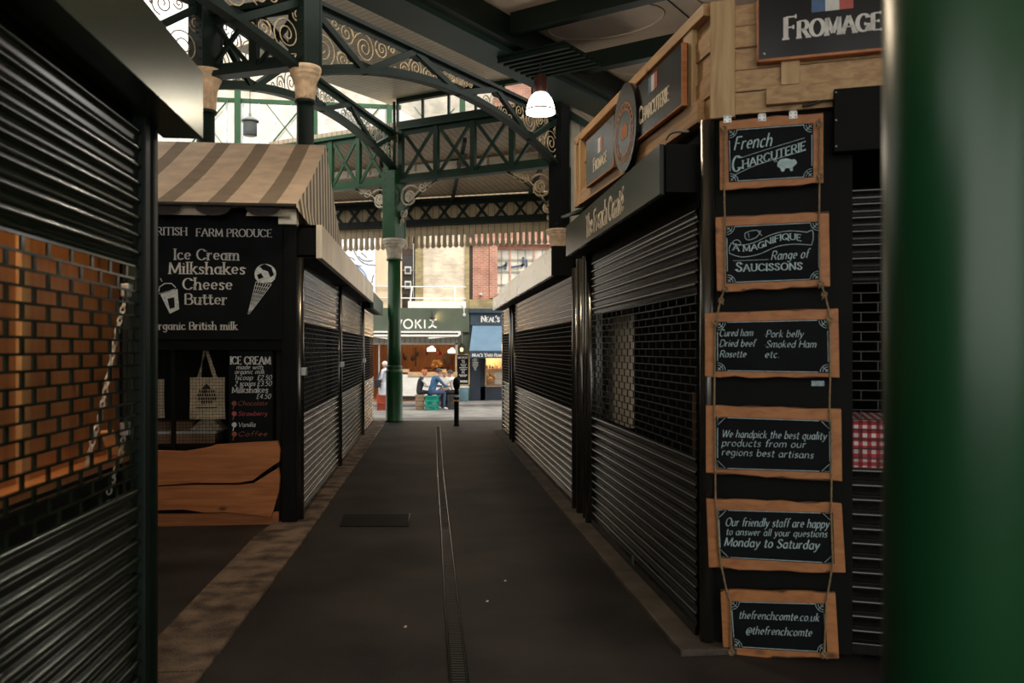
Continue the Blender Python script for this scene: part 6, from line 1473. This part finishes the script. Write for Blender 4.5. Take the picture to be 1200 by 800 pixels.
mb = MB(TW)
for v in (432, 441.5, 447.5): wbox(mb, 567, v+.5, 620, v-.3, -1.25, -.9, -.9)
mb.build('shelf', 'warm_shelf', ns)
k_ = 0
for v in (432, 441.5):
    for u in range(571, 590, 3):
        a_, h0 = fW(u+rng.uniform(-.5, .5), v-.4, -1.0); hh = rng.uniform(.10, .2)
        mb = MB(); mb.lathe([(.04, h0), (.045, h0+.02), (.045, h0+hh*.65), (.018, h0+hh*.8), (.018, h0+hh)], (a_, YW+1.0, 0), 10)
        o = tag(mb.build('bottle', rng.choice(['golden', 'dark_shelf', 'white_plastic', 'tan_card', 'warm_shelf'])), 'small bottle on the %s shelf of the yellow lit window' % ('upper' if v == 432 else 'lower'), 'bottle', 'bottles on the %s window shelf' % ('upper' if v == 432 else 'lower')); k_ += 1
a_, h0 = fW(574.5, 447.5, -.6); mb = MB(TW); mb.lathe([(.08, h0), (.13, h0+.06), (.14, h0+.10)], (a_, -.6, 0), 14); mb.ball((a_, -.6, h0+.12), .11, .11, .08); tag(mb.build('display_bowl', 'golden'), 'bowl of golden goods at the foot of the yellow lit window', 'bowl')
mb = MB(TW); wbox(mb, 580, 450, 588, 436, -.62, -.6); tag(mb.build('display_card', 'white_paint'), 'pale display card standing in the yellow lit window', 'card')
l = bpy.data.lights.new('window_light', 'POINT'); l.energy = 34; l.color = (1, .72, .34); l.shadow_soft_size = .1
o = bpy.data.objects.new('window_light', l); o.location = (fW(578, 420)[0], YW+.75, z1-.15); C.objects.link(o)
aw2 = thing('shop_awning', 'pale blue fabric awning with a lettered navy valance over the navy shop', 'awning', (fW(575, 400)[0], YW-.5, 2))
ax_, az_ = fW(553.8, 381.5, .16); bx_, bz_ = fW(550, 411, .95); cx_ = fW(700, 400, .5)[0]
mb = MB(TW); mb.prism([(0, 0)], 0, 0) if False else None
mb.add([(ax_, .16, az_), (cx_, .16, az_), (cx_, .95, bz_), (bx_, .95, bz_), (ax_, .16, az_-.02), (cx_, .16, az_-.02), (cx_, .95, bz_-.02), (bx_, .95, bz_-.02)], [(0, 1, 2, 3), (7, 6, 5, 4), (0, 3, 7, 4), (1, 5, 6, 2), (2, 6, 7, 3), (0, 4, 5, 1)])
mb.build('canopy', 'awning_blue', aw2)
mb = MB(TW); mb.tube([(bx_, .95, bz_), (cx_, .95, bz_)], .03, 8); mb.build('front_bar', 'awning_blue', aw2)
zv = fW(560, 419.5, .95)[1]; mb = MB(TW); mb.box(bx_, .94, zv, cx_, .955, bz_); vl_ = mb.build('valance', 'sign_blue', aw2)
mb = MB(TW); lettering(mb, "Neal's Yard Remedies", fW(553.5, 418, .96)[0], fW(596, 418, .96)[0], zv+.06, .12, .96, thick=.2, thin=.1, caps=True, track=.1); mb.build('lettering', 'white_paint', vl_)
# bollard
bo = thing('bollard', 'black cast iron bollard with a round head where the alley meets the street', 'bollard', (0, 0, 0))
bp = gZ(535, 499, -.0); bo.location = bp
o_ = (bp.x, bp.y, -.02)
mb = MB(); mb.lathe([(.062, 0), (.062, .05), (.055, .07), (.053, .60), (.062, .62), (.062, .66)], o_, 24); mb.build('shaft', 'black_paint', bo)
mb = MB(); mb.lathe([(.056, .66), (.058, .67), (.058, .70), (.056, .71)], o_, 24); mb.build('collar_band', 'white_plastic', bo)
mb = MB(); mb.lathe([(.055, .71), (.06, .72), (.05, .80), (.045, .83), (.06, .85), (.075, .90), (.082, .96), (.075, 1.03), (.05, 1.08), (.01, 1.10)], o_, 24); mb.build('head', 'black_paint', bo)
mb = MB(); mb.lathe([(.0635, .56), (.0645, .57), (.0645, .595), (.0635, .60)], o_, 24); mb.build('orange_band', 'golden', bo)

# ------------------------------------------------------------------ crates
mat('crate_tan', (.36, .24, .15), .6); mat('crate_teal', (.005, .30, .22), .5); mat('crate_black', (.035, .038, .037), .5); mat('crate_red', (.40, .07, .035), .5)
ZS = -.425
def crate(label, p, w, d, h, m, group, ang=0):
    r = thing('plastic_crate', label, 'crate', p, group)
    T = Matrix.Translation(Vector(p)) @ Matrix.Rotation(ang, 4, 'Z')
    mb = MB(T); mb.box(-w/2+.01, -d/2+.01, 0, w/2-.01, d/2-.01, .015)
    for sx in (-1, 1):
        for sy in (-1, 1): mb.box(sx*w/2-sx*.035, sy*d/2-sy*.035, 0, sx*w/2, sy*d/2, h)
    for z0, z1 in ((.0, .03), (h*.48, h*.58)):
        for s in (-1, 1): mb.box(-w/2, s*(d/2-.012)-.008, z0, w/2, s*(d/2-.012)+.008, z1); mb.box(s*(w/2-.012)-.008, -d/2, z0, s*(w/2-.012)+.008, d/2, z1)
    n = 7
    for i in range(1, n):
        for s in (-1, 1):
            a = -w/2+w*i/n; mb.box(a-.014, s*(d/2-.014)-.006, .02, a+.014, s*(d/2-.014)+.006, h-.02)
            if i < 5: b = -d/2+d*i/5; mb.box(s*(w/2-.014)-.006, b-.014, .02, s*(w/2-.014)+.006, b+.014, h-.02)
    mb.build('crate_body', m, r)
    mb = MB(T)
    for s in (-1, 1): mb.box(-w/2-.008, s*d/2-.012, h-.035, w/2+.008, s*d/2+.012, h); mb.box(s*w/2-.012, -d/2-.008, h-.035, s*w/2+.012, d/2+.008, h)
    mb.build('rim', m, r, .003)
    return r
pos = ['lowest', 'middle', 'topmost']
YP = 30.0
def ux(u, Y): return gY(u, 470, Y).x
for i in range(3):
    crate('tan plastic crate in the stack under the ginger haired person, %s of three' % pos[i], (ux(492, YP+.2), YP+.2, ZS+i*.178), .30, .36, .175, 'crate_tan', 'tan crates')
    crate('teal plastic crate in the stack under the person in a blue sweater, %s of three' % pos[i], (ux(506, YP-.1), YP-.1, ZS+i*.168), .46, .36, .165, 'crate_teal', 'teal crates')
    crate('black plastic crate in the stack beside the bollard, %s of three' % pos[i], (ux(531, YP+.3), YP+.3, ZS+i*.175), .34, .36, .172, 'crate_black', 'black crates')
for i in range(2):
    crate('red plastic crate left of the green column, %s of two' % ('lower' if i == 0 else 'upper'), (ux(447.5, YP+.1), YP+.1, ZS+i*.27), .33, .36, .265, 'crate_red', 'red crates')

# ------------------------------------------------------------------ people
mat('skin', (.55, .30, .20), .6, 0, .08, 5); mat('hair_white', (.62, .58, .52), .8, 0, .2, 30); mat('hair_ginger', (.42, .11, .03), .8, 0, .2, 30); mat('hair_dark', (.05, .04, .035), .8, 0, .3, 30); mat('hair_fair', (.42, .24, .10), .8, 0, .2, 30)
mat('cloth_pale', (.55, .60, .66), .9, 0, .12, 6); mat('cloth_white', (.68, .65, .62), .9, 0, .1, 6); mat('cloth_black', (.02, .022, .03), .9); mat('cloth_blue', (.035, .10, .20), .9, 0, .2, 6); mat('denim', (.04, .075, .15), .9, 0, .2, 8); mat('cloth_brown', (.16, .07, .04), .9); mat('shoe_white', (.7, .7, .68), .6); mat('shoe_dark', (.03, .03, .03), .6); mat('strap_blue', (.03, .06, .16), .7)
def person(label, loc, face, pose, cloth, hair, bald=0, scale=1.0, lean=0.0, head_turn=0.0):
    """pose: joint positions in metres, x to the figure's right, y ahead, z up; cloth: material per region"""
    T = Matrix.Translation(Vector(loc)) @ Matrix.Rotation(face, 4, 'Z') @ Matrix.Scale(scale, 4)
    root = thing('person', label, 'person', loc)
    V = []; Ed = []; R = []; REG = []
    def add(p, r, par, reg):
        V.append(Vector(p)); R.append(r); i = len(V)-1
        if par is not None: Ed.append((par, i)); REG.append((par, i, reg))
        return i
    J = {k: Vector(v) for k, v in pose.items()}
    pel = add(J['pelvis'], .135, None, None)
    wa = add(lerp(J['pelvis'], J['chest'], .5), .12, pel, 'top'); ch = add(J['chest'], .14, wa, 'top')
    nb = add(lerp(J['chest'], J['neck'], .72), .09, ch, 'top'); nk = add(J['neck'], .05, nb, 'skin')
    hd_ = J['head']; up = (hd_-J['neck']).normalized()
    fdir = Matrix.Rotation(head_turn, 3, 'Z') @ Vector((0, 1, 0)); fdir = (fdir-up*fdir.dot(up)).normalized()
    j1 = add(hd_-up*.045+fdir*.015, .066, nk, 'skin'); j2 = add(hd_+up*.03, .088, j1, 'skin'); j3 = add(hd_+up*.085-fdir*.008, .066, j2, 'skin')
    add(hd_+fdir*.112-up*.005, .014, j2, 'skin')
    for s, S in ((1, 'R'), (-1, 'L')):
        sh_ = add(J['sho'+S], .062, nb, 'top'); el = add(J['elb'+S], .044, sh_, 'sleeve'); wr = add(J['wri'+S], .030, el, 'fore')
        fd = (J['wri'+S]-J['elb'+S]).normalized(); sd2 = fd.cross(Vector((0, 0, 1)))
        sd2 = sd2.normalized() if sd2.length > .1 else Vector((1, 0, 0)); cu = sd2.cross(fd)
        pm = add(J['wri'+S]+fd*.06, .034, wr, 'skin')
        for k in range(4):
            o2 = sd2*(k-1.5)*.021; ln = (.075, .085, .08, .06)[k]
            f1 = add(J['wri'+S]+fd*.105+o2, .010, pm, 'skin'); add(J['wri'+S]+fd*(.105+ln*.55)+o2+cu*.012, .009, f1, 'skin')
        th = add(J['wri'+S]+fd*.05-sd2*.045*s, .011, pm, 'skin'); add(J['wri'+S]+fd*.09-sd2*.06*s, .009, th, 'skin')
        hp = add(J['hip'+S], .095, pel, 'leg'); km = add(lerp(J['hip'+S], J['kne'+S], .5), .082, hp, 'leg'); kn = add(J['kne'+S], .058, km, 'leg')
        cf = add(lerp(J['kne'+S], J['ank'+S], .35), .056, kn, 'shin'); an = add(J['ank'+S], .036, cf, 'shin')
        add(J['toe'+S], .034, an, 'shoe')
    me = bpy.data.meshes.new('person'); me.from_pydata([tuple(v) for v in V], Ed, []); o = bpy.data.objects.new('tmp', me); C.objects.link(o)
    sk = o.modifiers.new('skin', 'SKIN'); sk.use_smooth_shade = True
    for i, d in enumerate(me.skin_vertices[0].data): d.radius = (R[i], R[i]); d.use_root = (i == 0)
    ss = o.modifiers.new('sub', 'SUBSURF'); ss.levels = 2; ss.render_levels = 2
    bpy.context.view_layer.update()
    dg = bpy.context.evaluated_depsgraph_get()
    nm = bpy.data.meshes.new_from_object(o.evaluated_get(dg)); bpy.data.objects.remove(o)
    nm.materials.clear()
    regs = ['skin', 'top', 'sleeve', 'fore', 'leg', 'shin', 'shoe']
    for g_ in regs: nm.materials.append(MATS['skin' if g_ == 'skin' else cloth[g_]])
    for p in nm.polygons:
        c = p.center; best = None
        for a, b, g_ in REG:
            A, B = V[a], V[b]; t = max(0, min(1, (c-A).dot(B-A)/max(1e-9, (B-A).length_squared))); dd = (c-(A+(B-A)*t)).length-(R[a]+(R[b]-R[a])*t)*.9
            if best is None or dd < best[0]: best = (dd, g_)
        p.material_index = regs.index(best[1]); p.use_smooth = True
    nm.transform(T)
    ob = bpy.data.objects.new('body', nm); C.objects.link(ob); ob.parent = root; ob.matrix_parent_inverse = Matrix.Translation(-Vector(loc))
    # hair cap, eyes, ears
    mb = MB(T); vs = []; n, m2 = 18, 9; rt = up.cross(fdir).normalized(); hc = hd_+up*.03-fdir*.008
    for i in range(m2+1):
        for k in range(n):
            a = 2*PI*k/n; front = max(0, math.cos(a)); lim = 2.05-1.0*front**.6; t = lim*i/m2
            rr = .108*math.sin(t)+.002; vs.append(hc+up*.118*math.cos(t)+(fdir*math.cos(a)*1.08+rt*math.sin(a))*rr)
    mb.add(vs, [(i*n+k, i*n+(k+1) % n, (i+1)*n+(k+1) % n, (i+1)*n+k) for i in range(m2) for k in range(n)], True)
    mb.build('hair', hair, root)
    mb = MB(T)
    for s in (-1, 1): mb.ball(hd_+up*.02+fdir*.088+rt*s*.032, .011, .011, .009, 8, 6)
    mb.build('eyes', 'lamp_black', root)
    mb = MB(T)
    for s in (-1, 1): mb.ball(hd_+up*.005+rt*s*.098-fdir*.01, .014, .022, .032, 8, 6)
    mb.build('ears', 'skin', root)
    mb = MB(T); mb.tube([hd_-up*.05+fdir*.082+rt*q for q in (-.022, 0, .022)], .006, 5); mb.build('mouth', 'cloth_brown', root)
    return root, T
def standing(): return dict(pelvis=(0, 0, .92), chest=(0, .01, 1.22), neck=(0, .02, 1.44), head=(0, .05, 1.56), shoR=(.18, 0, 1.37), shoL=(-.18, 0, 1.37), elbR=(.24, .0, 1.09), elbL=(-.24, .02, 1.09), wriR=(.22, .16, .92), wriL=(-.2, .22, 1.0), hipR=(.095, 0, .87), hipL=(-.095, 0, .87), kneR=(.10, .02, .48), kneL=(-.10, .05, .48), ankR=(.10, -.02, .08), ankL=(-.10, .03, .08), toeR=(.11, .14, .035), toeL=(-.11, .18, .035))
def seated(seat=.5, lean=.12, kx=.16, ky=.42, ay=.40, arms=None):
    z = seat+.11
    d = dict(pelvis=(0, 0, z), chest=(0, lean*.55, z+.30), neck=(0, lean*1.0, z+.52), head=(0, lean*1.25+.03, z+.645), shoR=(.18, lean*.8, z+.44), shoL=(-.18, lean*.8, z+.44), elbR=(.25, lean+.14, z+.19), elbL=(-.25, lean+.14, z+.19), wriR=(.14, lean+.36, z+.16), wriL=(-.14, lean+.36, z+.16), hipR=(.10, .02, z-.02), hipL=(-.10, .02, z-.02), kneR=(kx, ky, z-.02), kneL=(-kx, ky, z-.02), ankR=(kx, ay, .08), ankL=(-kx, ay, .08), toeR=(kx+.01, ay+.15, .035), toeL=(-kx-.01, ay+.15, .035))
    if arms: d.update(arms)
    return d
C1 = dict(top='cloth_pale', sleeve='cloth_pale', fore='cloth_pale', leg='cloth_pale', shin='skin', shoe='shoe_white')
px_, py_ = ux(452.5, 30.4), 30.4
r, T = person('standing white haired person in a pale knee length coat, half behind the green column', (px_, py_, ZS), .9, standing(), C1, 'hair_white')
mb = MB(T); mb.lathe([(.17, .95), (.20, .78), (.235, .52), (.24, .47), (.22, .47), (.17, .8)], n=24); mb.build('coat_skirt', 'cloth_pale', r)
mb = MB(T); mb.tube(sm([(-.14, -.13, 1.40), (.0, -.165, 1.2), (.17, -.13, 1.0)], 6), .018, 6); mb.build('strap', 'strap_blue', r)
bg = thing('shoulder_bag', 'dark shoulder bag carried by the white haired person', 'bag', (px_-.3, py_-.1, .5))
mb = MB(); b_ = Vector((px_-.30, py_-.12, ZS+.93)); mb.box(b_.x-.10, b_.y-.14, b_.z-.15, b_.x+.10, b_.y+.14, b_.z+.13); mb.build('bag_body', 'cloth_black', bg, .03)
mb = MB(); mb.tube(sm([(b_.x, b_.y-.1, b_.z+.12), (b_.x+.08, b_.y-.04, b_.z+.4), (b_.x+.03, b_.y+.08, b_.z+.12)], 6), .014, 6); mb.build('handle', 'strap_blue', bg)
C2 = dict(top='cloth_black', sleeve='cloth_white', fore='cloth_white', leg='cloth_black', shin='cloth_black', shoe='shoe_dark')
person('ginger haired person in a black vest over a white shirt, seated on tan crates', (ux(490.5, YP+.2), YP+.2, ZS), -PI/2+.25, seated(.535, .14), C2, 'hair_ginger', scale=.98)
C3 = dict(top='cloth_blue', sleeve='cloth_blue', fore='cloth_blue', leg='denim', shin='denim', shoe='shoe_white')
person('person in a dark blue sweater and jeans seen from behind, seated on teal crates', (ux(505.5, YP-.1), YP-.1, ZS), -1.05, seated(.505, .20, kx=.2, ky=.40, ay=.36, arms=dict(elbR=(.30, .36, .80), wriR=(.12, .56, .80))), C3, 'hair_dark', scale=1.04)
C4 = dict(top='cloth_white', sleeve='cloth_white', fore='skin', leg='cloth_brown', shin='cloth_brown', shoe='shoe_dark')
s4 = (ux(522.5, YP+1.15), YP+1.15, ZS)
person('fair haired person in white seated at the back, turned towards the alley', s4, PI-.3, seated(.52, .14), C4, 'hair_fair', scale=.97)
crate('black crate under the fair haired person at the back of the group', (s4[0], s4[1], ZS), .40, .36, .51, 'crate_black', 'black crates')
C5 = dict(top='cloth_white', sleeve='cloth_white', fore='skin', leg='cloth_black', shin='cloth_black', shoe='shoe_dark')
person('dark haired person in a white shirt leaning forward, seated on black crates by the bollard', (ux(533, YP+.3), YP+.3, ZS), 1.1, seated(.525, .12, arms=dict(elbL=(-.24, .36, .80), wriL=(-.12, .55, .72))), C5, 'hair_dark', scale=.98)
